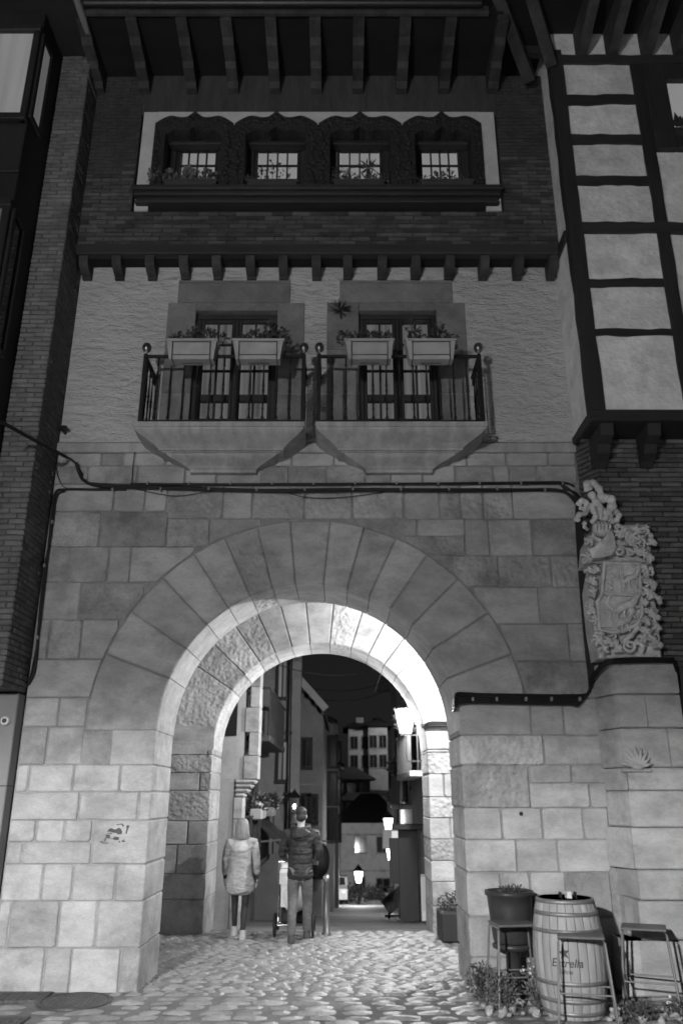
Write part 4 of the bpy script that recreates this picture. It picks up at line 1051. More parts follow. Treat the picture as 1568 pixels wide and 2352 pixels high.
# ================================================================= cables on the facade
def cable_thing(name, paths, label, r=.012, clips=None):
    paths = [p if isinstance(p, tuple) else (p, r) for p in paths]
    t = thing(name, Vector(paths[0][0][0]), label, 'cable')
    for pp, rr in paths:
        m = MB(); m.tube(pp, rr, 7); m.build('strand', M['cable'], t)
    for c in (clips or []):
        m = MB(); m.bbox(c[0]-.012, c[0]+.012, c[1]-.035, c[1]+.02, c[2]-.022, c[2]+.022, .004); m.build('clip', M['clip'], t)
    return t
YCb = YF-.035
def fc(x, y, d=0): return at(x, y, YCb-d)
random.seed(8)
paths = [smooth([fc(300,1111), fc(500,1112), fc(750,1111), fc(1000,1110), fc(1200,1108), fc(1290,1108), fc(1318,1118)]),
         smooth([fc(310,1113,.02), fc(620,1114,.02), fc(900,1112,.02), fc(1290,1110,.02)])]
cable_thing('cable_bundle', paths, 'upper thin black cable run straight across the facade below the balconies', .012, [fc(x, 1111) for x in range(340, 1300, 95)])
paths = [(smooth([fc(175,1062,.05), fc(182,1085), fc(195,1105), fc(230,1113), fc(400,1120), fc(600,1126,.01), fc(800,1124,.01), fc(1000,1125,.01), fc(1200,1125), fc(1290,1128), fc(1325,1160)]), .020),
         (smooth([fc(195,1102,.02), fc(230,1117,.02), fc(420,1124,.02), fc(640,1130,.02), fc(860,1128,.02), fc(1100,1129,.02), fc(1280,1128), fc(1322,1150)]), .014),
         (smooth([fc(300,1120), fc(400,1139), fc(500,1128), fc(640,1129), fc(700,1142), fc(780,1143), fc(900,1128)]), .005)]
cable_thing('cable_bundle', paths, 'thick sagging black cable bundle across the facade under the straight cable', .012, [fc(x, 1124+(x%3)) for x in range(260, 1300, 110)])
paths = [(smooth([fc(290,1124), fc(220,1124), fc(150,1124), fc(128,1132), fc(120,1180), fc(112,1260), fc(104,1300), fc(95,1380), fc(86,1480), fc(80,1540), fc(66,1572)]), .016),
         (smooth([fc(150,1128), fc(131,1140), fc(122,1200), fc(108,1300), fc(90,1450), fc(76,1530), fc(64,1575)]), .010)]
cable_thing('cable_bundle', paths, 'black cable dropping down the left edge of the stone wall', .012, [fc(x, y) for x, y in ((122,1200),(104,1300),(88,1465))])
paths = [(smooth([at(-70,930,7.0), at(0,967,7.6), at(60,1000,8.0), at(128,1036,8.75), fc(150,1048)]), .022), (smooth([fc(150,1048,.03), fc(172,1062), fc(190,1092)]), .013)]
cable_thing('overhead_cable', paths, 'thick black overhead cable coming in from the left edge to the wall', .02)
paths = [smooth([fc(132,1040), fc(130,1075), fc(140,1110), fc(158,1124)]), smooth([fc(318,1016), fc(308,1050), fc(303,1108)])]
cable_thing('thin_wire', [(p, .005) for p in paths], 'thin loose wires hanging on the wall left of the balconies', .005)
paths = []
for k in range(5):
    o = k*6
    paths.append((smooth([fc(1285+k*2,1110+k*3), fc(1320+k*2,1140,.02), fc(1322+k*3,1200,.01*k), fc(1328+k*3,1300,.02), fc(1336+k*3,1400,.01), fc(1345+k*3,1500,.02), fc(1352+k*3,1560,.01), fc(1350-k*5,1592+k*6,.01*k), fc(1300,1597+k*5,.01*k), fc(1200,1596+k*5,.01*k), fc(1100,1594+k*5,.01*k), fc(1052,1592+k*6,.015*k), fc(1044,1602+k*7), at(1034,1614+k*5,YB)]), .014))
cable_thing('cable_bundle', paths, 'thick black cable bundle down the right of the wall and across to the arch', .014, [fc(x, 1606, .05) for x in (1085,1140,1207,1265,1330)])
paths = []
for k in range(3):
    paths.append((smooth([at(1352,1560+k*8,YCb-.02), at(1368,1540+k*6,9.0), at(1392,1518+k*4,8.76), at(1450,1512+k*5,8.74), at(1530,1513+k*4,8.74), at(1548,1520+k*5,8.78), at(1560,1600,8.86), at(1580,1800,8.86)]), .013))
cable_thing('cable_bundle', paths, 'black cables running along the ledge under the coat of arms', .013)
# cables over the impost inside the arch
paths = [(smooth([at(974,1675-k*4,YI-.06), at(985,1668-k*4,YI-.09), at(1010,1667-k*4,YI-.09), at(1050,1668-k*4,YI-.09)]), .016) for k in range(3)]
cable_thing('cable_bundle', paths, 'black cables lying on the impost of the right inner pier', .012)
# ================================================================= planters and plants
def foliage(m, c, rx, ry, rz, n, size, up=.5, w=.5, stems=None):
    c = Vector(c)
    for i in range(n):
        while True:
            q = Vector((random.uniform(-1,1), random.uniform(-1,1), random.uniform(-1,1)))
            if q.length < 1: break
        p = c + Vector((q.x*rx, q.y*ry, q.z*rz)); d = Vector((q.x+random.uniform(-.7,.7), q.y+random.uniform(-.7,.7), up+random.uniform(-.7,.7)))
        m.leaf(p, d, size*random.uniform(.6,1.3), w)
random.seed(51)
zrail = 7.0; YPl = YR-.11
pl_spec = [(384, 503, 'left planter on the left balcony with bushy round-leaved plants', [(.2,.13,70),(.5,.22,130),(.78,.22,120),(1.03,.14,35)]),
           (535, 654, 'right planter on the left balcony with a tall bushy plant on its right', [(.2,.12,60),(.45,.18,80),(.72,.32,190),(.95,.20,90)]),
           (790, 905, 'left planter on the right balcony with low foliage trailing over its left end', [(.0,.15,70),(.25,.15,70),(.55,.17,90),(.8,.15,80)]),
           (928, 1046, 'right planter on the right balcony with one tall leafy stem', [(.15,.12,50),(.2,.36,70),(.45,.12,60),(.7,.30,120),(.95,.12,40)])]
for (a, c, lab, clumps) in pl_spec:
    x0, x1 = xat(a, 800, YPl), xat(c, 800, YPl); zt, zb = zat(788, YPl), zat(832, YPl)
    t = thing('planter', ((x0+x1)/2, YPl, zb), 'pale plastic ' + lab, 'planter', 'balcony planters')
    m = MB(); e = .05; w = .10
    m.add([(x0+e,YPl-.075,zb),(x1-e,YPl-.075,zb),(x1-e,YPl+.075,zb),(x0+e,YPl+.075,zb),(x0+.015,YPl-w,zt-.02),(x1-.015,YPl-w,zt-.02),(x1-.015,YPl+w,zt-.02),(x0+.015,YPl+w,zt-.02)], [(0,3,2,1),(0,1,5,4),(1,2,6,5),(2,3,7,6),(3,0,4,7)])
    m.bbox(x0, x1, YPl-w-.015, YPl-w+.01, zt-.028, zt, .005); m.bbox(x0, x1, YPl+w-.01, YPl+w+.015, zt-.028, zt, .005); m.bbox(x0, x0+.02, YPl-w+.011, YPl+w-.011, zt-.028, zt, .005); m.bbox(x1-.02, x1, YPl-w+.011, YPl+w-.011, zt-.028, zt, .005)
    m.build('trough', M['plastic'], t)
    m = MB(); m.box(x0+.02, x1-.02, YPl-w+.01, YPl+w-.01, zt-.05, zt-.025); m.build('soil', M['soil'], t)
    m = MB(); xa, xb = x0+.09, x1-.09; yy = YPl-w-.018
    m.tube([(xa-.01,yy,zt-.05),(xb+.01,yy,zt-.05)], .005, 5); m.tube([(xa,yy+.02,zb+.05),(xb,yy+.02,zb+.05)], .004, 5)
    for xx in (xa, xb): m.tube([(xx,yy,zt-.05),(xx,yy+.025,zb),(xx,YPl+.09,zb-.01),(xx,YPl+.10,zrail+.01),(xx,YR+.03,zrail+.01)], .005, 5)
    m.tube([(xa+.1,YPl,zb-.012),(xb-.1,YPl,zb-.012)], .004, 5); m.build('wire_holder', M['iron'], t)
    m = MB(); st = MB()
    for f, hgt, n in clumps:
        xx = x0+(x1-x0)*f; foliage(m, (xx, YPl+.0, zt+hgt*.45), .085, .07, hgt*.55, n, .05, .4, .65)
        for j in range(3): st.tube([(xx+random.uniform(-.02,.02), YPl, zt-.03), (xx+random.uniform(-.04,.04), YPl, zt+hgt*.8)], .004, 5)
    m.build('foliage', M['leaf'], t); st.build('stems', M['bark'], t)
# troughs on the top-storey sill
top_spec = [(380, 500, 'dark trough behind the leftmost top window with broad pale-leaved plants', 'leaf_light', [(-.25,.18,90),(.1,.22,90),(.45,.24,120),(.8,.20,90)]),
            (568, 684, 'dark trough at the second top window with sparse upright stems', 'leaf', [(.25,.30,40),(.5,.42,36),(.75,.26,18),(-.05,.14,30)]),
            (765, 882, 'dark trough at the third top window with a palm-like spiky plant', 'leaf', [(.1,.22,60),(.35,.16,60),(.65,.18,50),(.95,.16,50)]),
            (965, 1085, 'dark trough at the rightmost top window with low tangled leaves', 'leaf', [(.1,.12,40),(.35,.16,50),(.55,.20,60),(.85,.12,30)])]
for k, (a, c, lab, lm, clumps) in enumerate(top_spec):
    Yt = YU+.02; x0, x1 = xat(a, 425, Yt), xat(c, 425, Yt); zb = zf0+.002; zt = zb+.15
    t = thing('window_trough', ((x0+x1)/2, Yt, zb), lab, 'planter', 'top window troughs')
    m = MB(); m.add([(x0+.03,Yt-.07,zb),(x1-.03,Yt-.07,zb),(x1-.03,Yt+.07,zb),(x0+.03,Yt+.07,zb),(x0,Yt-.09,zt),(x1,Yt-.09,zt),(x1,Yt+.09,zt),(x0,Yt+.09,zt)], [(0,3,2,1),(0,1,5,4),(1,2,6,5),(2,3,7,6),(3,0,4,7)])
    m.bbox(x0-.015, x1+.015, Yt-.105, Yt-.088, zt-.03, zt+.005, .004); m.build('trough', M['pot_dark'], t)
    m = MB(); m.box(x0+.005, x1-.005, Yt-.085, Yt+.085, zt-.03, zt-.015); m.build('soil', M['soil'], t)
    m = MB(); st = MB()
    for f, hgt, n in clumps:
        xx = x0+(x1-x0)*f; foliage(m, (xx, Yt, zt+hgt*.5), .10, .07, hgt*.6, n, .06 if k != 0 else .075, .5, .45 if k else .8)
        st.tube([(xx, Yt, zt-.02), (xx+random.uniform(-.03,.03), Yt, zt+hgt*.9)], .005, 5)
    if k == 2:
        cc = Vector((x0+(x1-x0)*.68, Yt-.02, zt+.28))
        st.tube([(cc.x, Yt, zt), cc], .012, 6)
        for i in range(16):
            aa = 2*math.pi*i/16; m.leaf(cc, (math.cos(aa), random.uniform(-.3,.3), math.sin(aa)*.8+.15), random.uniform(.14,.2), .2)
        for i in range(9):
            aa = random.uniform(.8, 2.6); bx_ = x0+.1+random.random()*.15; st.tube(smooth([(bx_,Yt,zt),(bx_+.1*math.cos(aa),Yt,zt+.25),(bx_+.28*math.cos(aa),Yt,zt+.22+.1*math.sin(aa))], 5), .004, 4)
    m.build('foliage', M[lm], t); st.build('stems', M['bark'], t)

# ================================================================= lanterns
def point(loc, power, size, parent=None, name='lamp_light'):
    l = bpy.data.lights.new(name, 'POINT'); l.energy = power; l.shadow_soft_size = size; o = bpy.data.objects.new(name, l); col.objects.link(o); o.location = loc
    if parent is not None: attach(o, parent)
    return o
def lantern(c, s, label, wall=None, power=60, glass='lantern_glass', group='street lanterns', post=None, size=.06):
    """four-sided lantern centred at c (middle of the glass); wall = point of its wall plate; post = ground height"""
    c = Vector(c); base = Vector(wall) if wall is not None else Vector((c.x, c.y, post if post is not None else c.z-.4*s))
    t = thing('lantern', base, label, 'lantern', group)
    hT, hB, wT, wB = .24*s, -.24*s, .19*s, .11*s
    q = lambda w, z: [(c.x-w,c.y-w,c.z+z),(c.x+w,c.y-w,c.z+z),(c.x+w,c.y+w,c.z+z),(c.x-w,c.y+w,c.z+z)]
    A, B = q(wB, hB), q(wT, hT)
    for k in range(4):
        m = MB(); m.add([A[k], A[(k+1)%4], B[(k+1)%4], B[k]], [(0,1,2,3)]); m.build('glass_pane', M[glass], t)
    m = MB()
    for k in range(4):
        m.bar(A[k], B[k], .016*s); m.bar(A[k], A[(k+1)%4], .02*s); m.bar(B[k], B[(k+1)%4], .022*s)
    m.build('frame', M['iron'], t)
    m = MB(); C, Dq = q(.23*s, hT+.01*s), q(.09*s, hT+.16*s); E = q(.06*s, hT+.22*s)
    m.add(C+Dq+E, [(0,1,5,4),(1,2,6,5),(2,3,7,6),(3,0,4,7),(4,5,9,8),(5,6,10,9),(6,7,11,10),(7,4,8,11),(8,9,10,11),(3,2,1,0)])
    m.ball((c.x,c.y,c.z+hT+.25*s), .035*s, n=8, m=6); m.build('hood', M['iron'], t)
    m = MB(); m.ball((c.x,c.y,c.z-.02*s), .045*s, .045*s, .07*s, 10, 8); m.build('bulb', M['bulb'], t)
    if wall is not None:
        w = Vector(wall); m = MB(); zb = c.z+hB-.02*s
        m.bar((c.x,c.y,zb), (w.x,w.y,zb), .03*s); m.bar((c.x,c.y,zb), (c.x,c.y,zb-.5*s), .025*s); m.bar((c.x,c.y,zb-.5*s), (w.x,w.y,zb-.5*s), .03*s)
        mid = c.lerp(w, .5); m.bar((mid.x,mid.y,zb), (mid.x,mid.y,zb-.5*s), .02*s)
        m.bbox(w.x-.03, w.x+.03, w.y-.07, w.y+.07, zb-.6*s, zb+.1*s, .01); m.build('bracket', M['steel'], t)
    if post is not None:
        m = MB(); m.lathe([(.09,0),(.09,.25),(.06,.3),(.045,.5),(.035,c.z+hB-post-.1),(.06,c.z+hB-post-.04),(.05,c.z+hB-post)], (c.x,c.y,post), 12); m.build('post', M['iron'], t)
    if power: point((c.x, c.y, c.z+.07*s), power, size, t)
    return t
# the lantern in view beyond the inner arch, the one hidden in the passage, and those lighting the square
LC = at(931, 1658, 15.3)
lantern(LC, .92, 'bright wall lantern hanging in the archway, largest lit lamp in view', wall=(1.80, 15.3, LC.z), power=1050)
lantern((2.24, 11.3, 4.15), .85, 'wall lantern inside the passage behind the right pier of the outer arch', wall=(2.5, 11.3, 4.15), power=1650)
pl1 = lantern((-3.3, -3.6, 4.1), 1.3, 'tall post lantern in the square behind the viewer', post=0.0, power=0)
point((-3.3, -3.6, 4.05), 3650, .12, pl1)
l = bpy.data.lights.new('hooded_light', 'SPOT'); l.energy = 15000; l.shadow_soft_size = .13; l.spot_size = R(174); l.spot_blend = .15
o = bpy.data.objects.new('hooded_light', l); col.objects.link(o); o.location = (-3.3, -3.6, 4.0); attach(o, pl1)
# far lanterns down the street
for (x, y, Yl, s, lab, pw) in ((891, 1894, 28, .85, 'far street lantern on the right-hand houses, topmost of the small far lamps', 120), (896, 1962, 30, .8, 'far street lantern below the white sign, left one of the close pair', 90),
                            (908, 1973, 27, .8, 'far street lantern below the white sign, right one of the close pair', 90)):
    c = at(x, y, Yl); lantern(c, s, lab, wall=(1.9, Yl, c.z), power=pw, glass='lantern_far')
c = at(823, 2014, 50); lantern(c, 1.3, 'small post lantern in front of the far white house', post=gz(50), power=2200, glass='lantern_far')

# ================================================================= street beyond the gate
def house(name, label, x0, x1, y0, y1, z0, z1, mat, loc=None):
    t = thing(name, ((x0+x1)/2, (y0+y1)/2, z0), label, 'house', 'houses down the street'); m = MB(); m.box(x0, x1, y0, y1, z0, z1); w = m.build('wall', M[mat], t); return t, w
def face_window(t, x, y, z, w, h, facing, mat='darkglass', frame='timber'):
    """window on a face: facing 'f' looks at the viewer (-Y), 'r' looks to +X, 'l' to -X"""
    m = MB(); d = .05
    def bx(m, a0, a1, b0, b1, dep0, dep1):
        if facing == 'f': m.box(x+a0, x+a1, y-dep1, y-dep0, z+b0, z+b1)
        elif facing == 'r': m.box(x+dep0, x+dep1, y+a0, y+a1, z+b0, z+b1)
        else: m.box(x-dep1, x-dep0, y+a0, y+a1, z+b0, z+b1)
    bx(m, -w/2-.08, w/2+.08, -.1, -.01, 0, .10); bx(m, -w/2-.07, -w/2, 0, h, 0, .07); bx(m, w/2, w/2+.07, 0, h, 0, .07); bx(m, -w/2-.07, w/2+.07, h+.001, h+.08, 0, .07); bx(m, -.02, .02, 0, h, .03, .05)
    f = m.build('window', M[frame], t); m = MB(); bx(m, -w/2, w/2, 0, h, .005, .02); m.build('pane', M[mat], f); return f
random.seed(61)
# left row: party wall with corbel, then balconies
t = thing('corbelled_wall', (-2.6, 16.2, gz(16)), 'pale stone party wall with stepped corbel, nearest on the left beyond the arch', 'wall')
zc = zat(1790, 16.0); xu = xat(597, 1650, 16.0); xl_ = xat(553, 1980, 16.0); zg = gz(16)-.3
m = MB(); m.box(-5, xat(563,1650,16.0), 16.0, 16.4, zc, 9); m.build('upper_wall', M['white_clad'], t)
zz = zc; i = 0; xq = xat(563, 1650, 16.0)+.004
while zz < 8.6:
    hh = random.uniform(.36, .5); off = .0 if i % 2 else -.14
    m = MB(); m.bbox(xq+(0 if i % 2 == 0 else .09), xu, 15.98, 16.42, zz+.004, zz+hh-.004, .012); m.build('quoin', M['stone'], t); zz += hh; i += 1
m = MB(); m.box(-5, xat(545,1980,16.0)-.12, 16.0, 16.4, zg, zc-.002); m.build('lower_wall', M['white_clad'], t)
zlo = zat(1832, 16.0)
for i in range(4):
    f = (3-i)/4; m = MB(); x1_ = xl_+(xu-xl_)*(1-i/4.0)-.03; m.bbox(xat(545,1980,16.0)-.115, x1_, 15.97, 16.4, zc-(i+1)*(zc-zlo)/4+.003, zc-i*(zc-zlo)/4-.003, .05); m.build('corbel_stone', M['stone'], t)
zz = zlo
while zz > zg+.3:
    hh = random.uniform(.34, .46); m = MB(); m.bbox(xat(545,1980,16.0)-.115, xl_, 15.98, 16.4, zz-hh+.004, zz-.004, .012); m.build('quoin', M['stone'], t); zz -= hh
# small vent panel on that wall
m = MB(); m.box(-3.6, xat(545,1650,15.97), 15.96, 15.99, zat(1690,15.97), zat(1612,15.97)); 
for i in range(9): m.box(-3.6, xat(545,1650,15.97), 15.945, 15.96, zat(1690,15.97)+.02+i*.07, zat(1690,15.97)+.05+i*.07)
m.build('louvre', M['iron'], t)
t, w = house('street_house', 'narrow dark house with timber balcony just beyond the corbelled wall', -6, -2.15, 16.4, 23.5, gz(23)-1, 8.6, 'grey_clad')
for (zb, hgt, x1_) in ((3.0, .95, -1.42), (.55, .95, -1.72), (5.4, .9, -1.45)):
    m = MB(); m.bbox(-2.15, x1_, 16.42, 20.8, zb-.12, zb, .01); BLc = m.build('balcony', M['timber'], t)
    m = MB(); m.bbox(x1_-.05, x1_, 16.42, 20.8, zb+hgt-.05, zb+hgt, .01); m.bbox(-2.15, x1_-.051, 16.42, 16.48, zb+hgt-.05, zb+hgt, .01); m.bbox(-2.15, x1_-.051, 20.7, 20.8, zb+hgt-.05, zb+hgt, .01); m.build('rail', M['timber'], BLc)
    pm = None
    for i in range(15):
        if pm is None: m = MB(); m.box(-.015, .015, -.015, .015, 0, hgt-.052); o = m.build('baluster', M['timber'], BLc); pm = o.data
        else: o = bpy.data.objects.new('baluster', pm); col.objects.link(o); attach(o, BLc)
        o.location = (x1_-.025, 16.6+i*.36, zb) if i < 12 else (-2.05+(i-12)*.2, 20.75, zb)
for (yy, z) in ((17.6, 3.1), (19.6, 3.1), (17.6, .65), (19.6, .65)): face_window(t, -2.15, yy, z, .9, 1.9, 'r', 'blind_dim' if z < 1 and yy > 19 else 'darkglass')
m = MB(); m.box(-6.1, -1.2, 16.2, 23.6, 8.6, 8.75); m.build('roof', M['rooftile'], t)
# lit window strips, shutters, hanging sign and awning that crowd the left side of the lane
for (x, y0, y1, lab) in ((648, 1512, 1600, 'f'), (648, 1705, 1790, 'f')):
    p = at(x, y1, 21.78); face_window(t, p.x, 21.79, p.z, .20, zat(y0, 21.78)-p.z, 'f', 'curtain')
tt = thing('shop_awning', (-1.9, 19.2, 1.2), 'dark folded shop awning sticking out between woman and man', 'awning'); m = MB(); m.add([(-2.14,18.4,1.62),(-2.14,20.2,1.62),(-1.25,20.2,.98),(-1.25,18.4,.98),(-1.25,18.4,.78),(-1.25,20.2,.78)], [(0,1,2,3),(3,2,5,4),(0,3,4)]); m.build('canvas', M['dark_clad'], tt)
m = MB(); m.bar((-2.14,18.4,.9),(-1.27,18.4,.98), .03); m.bar((-2.14,20.2,.9),(-1.27,20.2,.98), .03); m.build('arm', M['steel'], tt)
c = at(737, 1975, 23.0); tt = thing('hanging_sign', (c.x, 23, c.z), 'dark oval sign hanging over the lane right of the man', 'sign'); m = MB(); m.lathe([(.02,-.03),(.42,-.02),(.42,.02),(.02,.03)], (0,0,0), 24, .55, 1.0); m.xform(Matrix.Translation((c.x,23,c.z)) @ Matrix.Rotation(R(90), 4, 'X')); m.build('board', M['dark_clad'], tt)
m = MB(); m.bar((c.x-.9,23,c.z+.46),(c.x+.2,23,c.z+.46), .03); m.bar((c.x,23,c.z+.40),(c.x,23,c.z+.46), .02); m.build('bracket', M['iron'], tt)
c = at(676, 1850, 21.3); lantern(c, .75, 'small wall lantern showing just above the head of the man', wall=(c.x-.1, 21.78, c.z), power=0, glass='glass')
for k in range(3):
    a, b_ = Vector((-2.0, 19+k*6, 5.0+k*.4)), Vector((1.9, 20.5+k*6, 5.3+k*.3)); pts_ = [a.lerp(b_, i/10) - Vector((0,0,.5*(1-(i/5-1)**2))) for i in range(11)]
    cable_thing('lane_cable', [(pts_, .012)], ('thin cable sagging across the lane just beyond the arch', 'thin cable sagging across the middle of the lane', 'thin cable sagging across the far part of the lane')[k])
# flower boxes on the low balcony
for k, (x, y, lab) in enumerate(((570, 1857, 'pale flower box on the low balcony left, above the woman'), (628, 1857, 'pale flower box on the low balcony right, beside the man'))):
    Yk = 17.2+k*2.6; c = Vector((-1.68, Yk, 1.42)); tt = thing('flower_box', c, lab, 'planter', 'flower boxes on the low street balcony')
    m = MB(); m.bbox(c.x-.12, c.x+.12, c.y-.5, c.y+.5, c.z, c.z+.2, .02); m.build('box', M['plastic'], tt)
    m = MB(); foliage(m, (c.x, c.y, c.z+.3), .2, .5, .2, 240, .11); m.build('foliage', M['leaf'], tt); m = MB(); foliage(m, (c.x+.08, c.y, c.z+.28), .15, .5, .2, 40, .07, .3, .8); m.build('blossom', M['flower'], tt)
# second party wall with a drainpipe
Yp = 21.8; xe_ = xat(689, 1700, Yp); t = thing('party_wall', (-3, Yp, gz(Yp)), 'tall grey party wall with dark drainpipe between the balcony house and the sloping eave', 'wall')
m = MB(); m.box(-6, xe_, Yp, Yp+.45, gz(Yp)-1, 9.5); m.build('wall', M['grey_clad'], t)
m = MB(); m.tube([(xe_-.28, Yp-.08, gz(Yp)), (xe_-.30, Yp-.08, 9.4)], .06, 8); m.build('drainpipe', M['iron'], t)
for z in (.2, 1.9, 3.4): m = MB(); m.bbox(xe_-.38, xe_-.2, Yp-.16, Yp-.001, z, z+.05, .01); m.build('pipe_clamp', M['iron'], t)
# gable house with sloping eave
Yg = 24.0; xg0, xg1 = xat(655,1700,24.0), xat(741, 1750, Yg); zg = gz(Yg)-1
t = thing('street_house', (-2.5, Yg+2, gz(Yg)), 'tall pale house with a sloping eave at the middle of the left row', 'house', 'houses down the street')
pA, pB = at(688, 1572, Yg), at(748, 1640, Yg); sl = (pA.z-pB.z)/(pB.x-pA.x)
ztop = lambda x: pB.z + sl*(pB.x-x) - .1
m = MB(); m.prism_xz([(xg0, zg), (xg1, zg), (xg1, ztop(xg1)-.05), (xg0, ztop(xg0))], Yg, Yg+7); m.build('wall', M['grey_clad'], t)
m = MB(); m.prism_xz([(xg0, ztop(xg0)+.1), (pB.x, pB.z), (pB.x, pB.z+.16), (xg0, ztop(xg0)+.3)], Yg-.7, Yg+7.5); RF = m.build('roof', M['rooftile'], t)
m = MB(); m.bar((xg0, Yg-.68, ztop(xg0)+.2), (pB.x+.02, Yg-.68, pB.z+.07), .06, .2); m.build('barge_board', M['white_clad'], RF)
for i in range(4): m = MB(); xx = xg1-.55+i*.18; m.bar((xx, Yg-.6, ztop(xx)+.05), (xx, Yg, ztop(xx)+.05), .08, .12); m.build('rafter', M['timber'], RF)
for x, y0, y1 in ((703, 1700, 1760), (700, 1828, 1880), (716, 1830, 1885), (706, 1955, 2010), (727, 1955, 2010)):
    p = at(x, y1, Yg); face_window(t, p.x, Yg, p.z, .22, zat(y0, Yg)-p.z, 'f')
m = MB(); m.tube([(xat(672,1700,Yg-.1), Yg-.1, zg), (xat(665,1600,Yg-.1), Yg-.1, 6)], .05, 8); m.build('drainpipe', M['iron'], t)
for y in (1800, 1890, 1925): m = MB(); z = zat(y, Yg); m.box(xg0, xg1+.01, Yg-.03, Yg-.001, z-.04, z); m.build('band', M['stone_dark'], t)
# two further houses of the left row
for k, (Yh, xe, ye, xw, mat, lab) in enumerate(((33.0, 775, 1668, 766, 'grey_clad', 'smaller grey house with low eave behind the tall pale house on the left'), (41.0, 790, 1765, 778, 'white_clad', 'last low house of the left row by the far crossing'))):
    xe_ = xat(xe, ye, Yh); ze_ = zat(ye, Yh); xw_ = xat(xw, 1850, Yh)
    t, w = house('street_house', lab, -7, xw_, Yh, Yh+6, gz(Yh)-1.5, ze_+.1, mat)
    m = MB(); m.prism_xz([(-7, ze_+3.0), (xe_, ze_), (xe_, ze_+.18), (-7, ze_+3.2)], Yh-.8, Yh+6.4); m.build('roof', M['rooftile'], t)
    m = MB(); m.prism_xz([(-7, ze_+.1), (xw_, ze_+.1), (xw_, ze_+.25), (-7, ze_+2.9)], Yh+.01, Yh+.3); m.build('gable', M[mat], t)
    for j in range(3):
        p = at(xw-9, 1760+j*85, Yh); face_window(t, p.x, Yh, p.z, .5, 1.1, 'f')
# right row: dark houses seen edge on
specs = [(1.78, 14.9, 21.5, 9.0, 'grey_clad', 'dark house close on the right that carries the bright lantern'), (2.0, 21.5, 29.5, 7.8, 'white_clad', 'second dark house of the right row with an iron balcony'), (2.3, 29.5, 38, 6.5, 'grey_clad', 'last house of the right row beside the small lamps')]
for k, (xw_, y0, y1, zt, mat, lab) in enumerate(specs):
    t, w = house('street_house', lab, xw_, xw_+5, y0, y1, gz(y1)-1, zt, mat)
    m = MB(); m.box(xw_-.75, xw_+5, y0-.05, y1+.2, zt, zt+.15); m.build('eave', M['timber'], t)
    for i in range(int((y1-y0)/.7)): m = MB(); m.box(xw_-.7, xw_, y0+.3+i*.7, y0+.4+i*.7, zt-.14, zt-.002); m.build('rafter', M['timber'], t)
    for i, yy in enumerate([y0+1.6, y0+4.6]):
        for z in (gz(yy)+3.2, gz(yy)+5.6): face_window(t, xw_, yy, z, 1.0, 1.7, 'l')
    z = gz(y0+3)+2.75; m = MB(); m.bbox(xw_-.45, xw_, y0+1.5, y0+5.5, z, z+.12, .02); BLc = m.build('balcony', M['stone_dark'], t)
    m = MB(); m.box(xw_-.44, xw_-.40, y0+1.5, y0+5.5, z+.95, z+1.0)
    for i in range(24): m.box(xw_-.43, xw_-.41, y0+1.55+i*.165, y0+1.57+i*.165, z+.12, z+.95)
    for i in range(3): m.box(xw_-.43+i*.14, xw_-.41+i*.14, y0+1.5, y0+1.52, z+.12, z+.95)
    m.build('railing', M['iron'], BLc)
    m = MB(); foliage(m, (xw_-.4, y0+2.2, z+1.1), .25, .8, .25, 260, .12); m.build('balcony_plants', M['leaf'], BLc)
    m = MB(); m.box(xw_-.04, xw_, y0+.6, y0+2.2, gz(y0+2)-.4, gz(y0+2)+2.2); m.build('door', M['timber'], t)
# dark awning post and lit strip of the bar on the right
c = at(943, 2146, 19.0); t = thing('bar_screen', (c.x, 19, gz(19)), 'tall dark timber screen outside the bar on the right', 'screen'); z0 = gz(19)
m = MB(); m.bbox(c.x-.22, c.x+.2, 19, 19.12, z0, zat(1905, 19), .01); m.bbox(c.x-.42, c.x-.2, 19.02, 19.1, zat(2030,19), zat(1925,19), .01); m.build('panel', M['dark_clad'], t)
m = MB(); m.bbox(c.x-.35, c.x+.5, 18.7, 19.3, zat(1905,19)+.003, zat(1893,19), .01); m.build('cap', M['timber'], t)
c = at(975, 2080, 18.6); t = thing('lit_menu_board', (c.x, 18.6, gz(18.6)), 'narrow backlit board standing by the right pier beyond the arch', 'sign'); m = MB(); m.bbox(c.x-.07, c.x+.09, 18.6, 18.66, gz(18.6), zat(2008,18.6), .01); m.build('case', M['white_clad'], t)
m = MB(); m.box(c.x-.05, c.x+.07, 18.592, 18.599, gz(18.6)+.2, zat(2015,18.6)); m.build('lit_face', M['sign_dim'], t)
c = at(907, 1925, 26.0); t = thing('sign_box', (c.x, 26, c.z), 'white backlit projecting sign box among the small far lamps', 'sign'); m = MB(); m.bbox(c.x-.38, c.x+.42, 26, 26.14, c.z-.30, c.z+.24, .02); m.build('case', M['camwhite'], t)
m = MB(); m.box(c.x-.1, c.x+.38, 25.985, 25.999, c.z-.24, c.z+.2); m.build('lit_face', M['shopsign'], t); m = MB(); m.bar((c.x+.4,26.07,c.z),(2.0,26.07,c.z), .04); m.build('bracket', M['iron'], t)
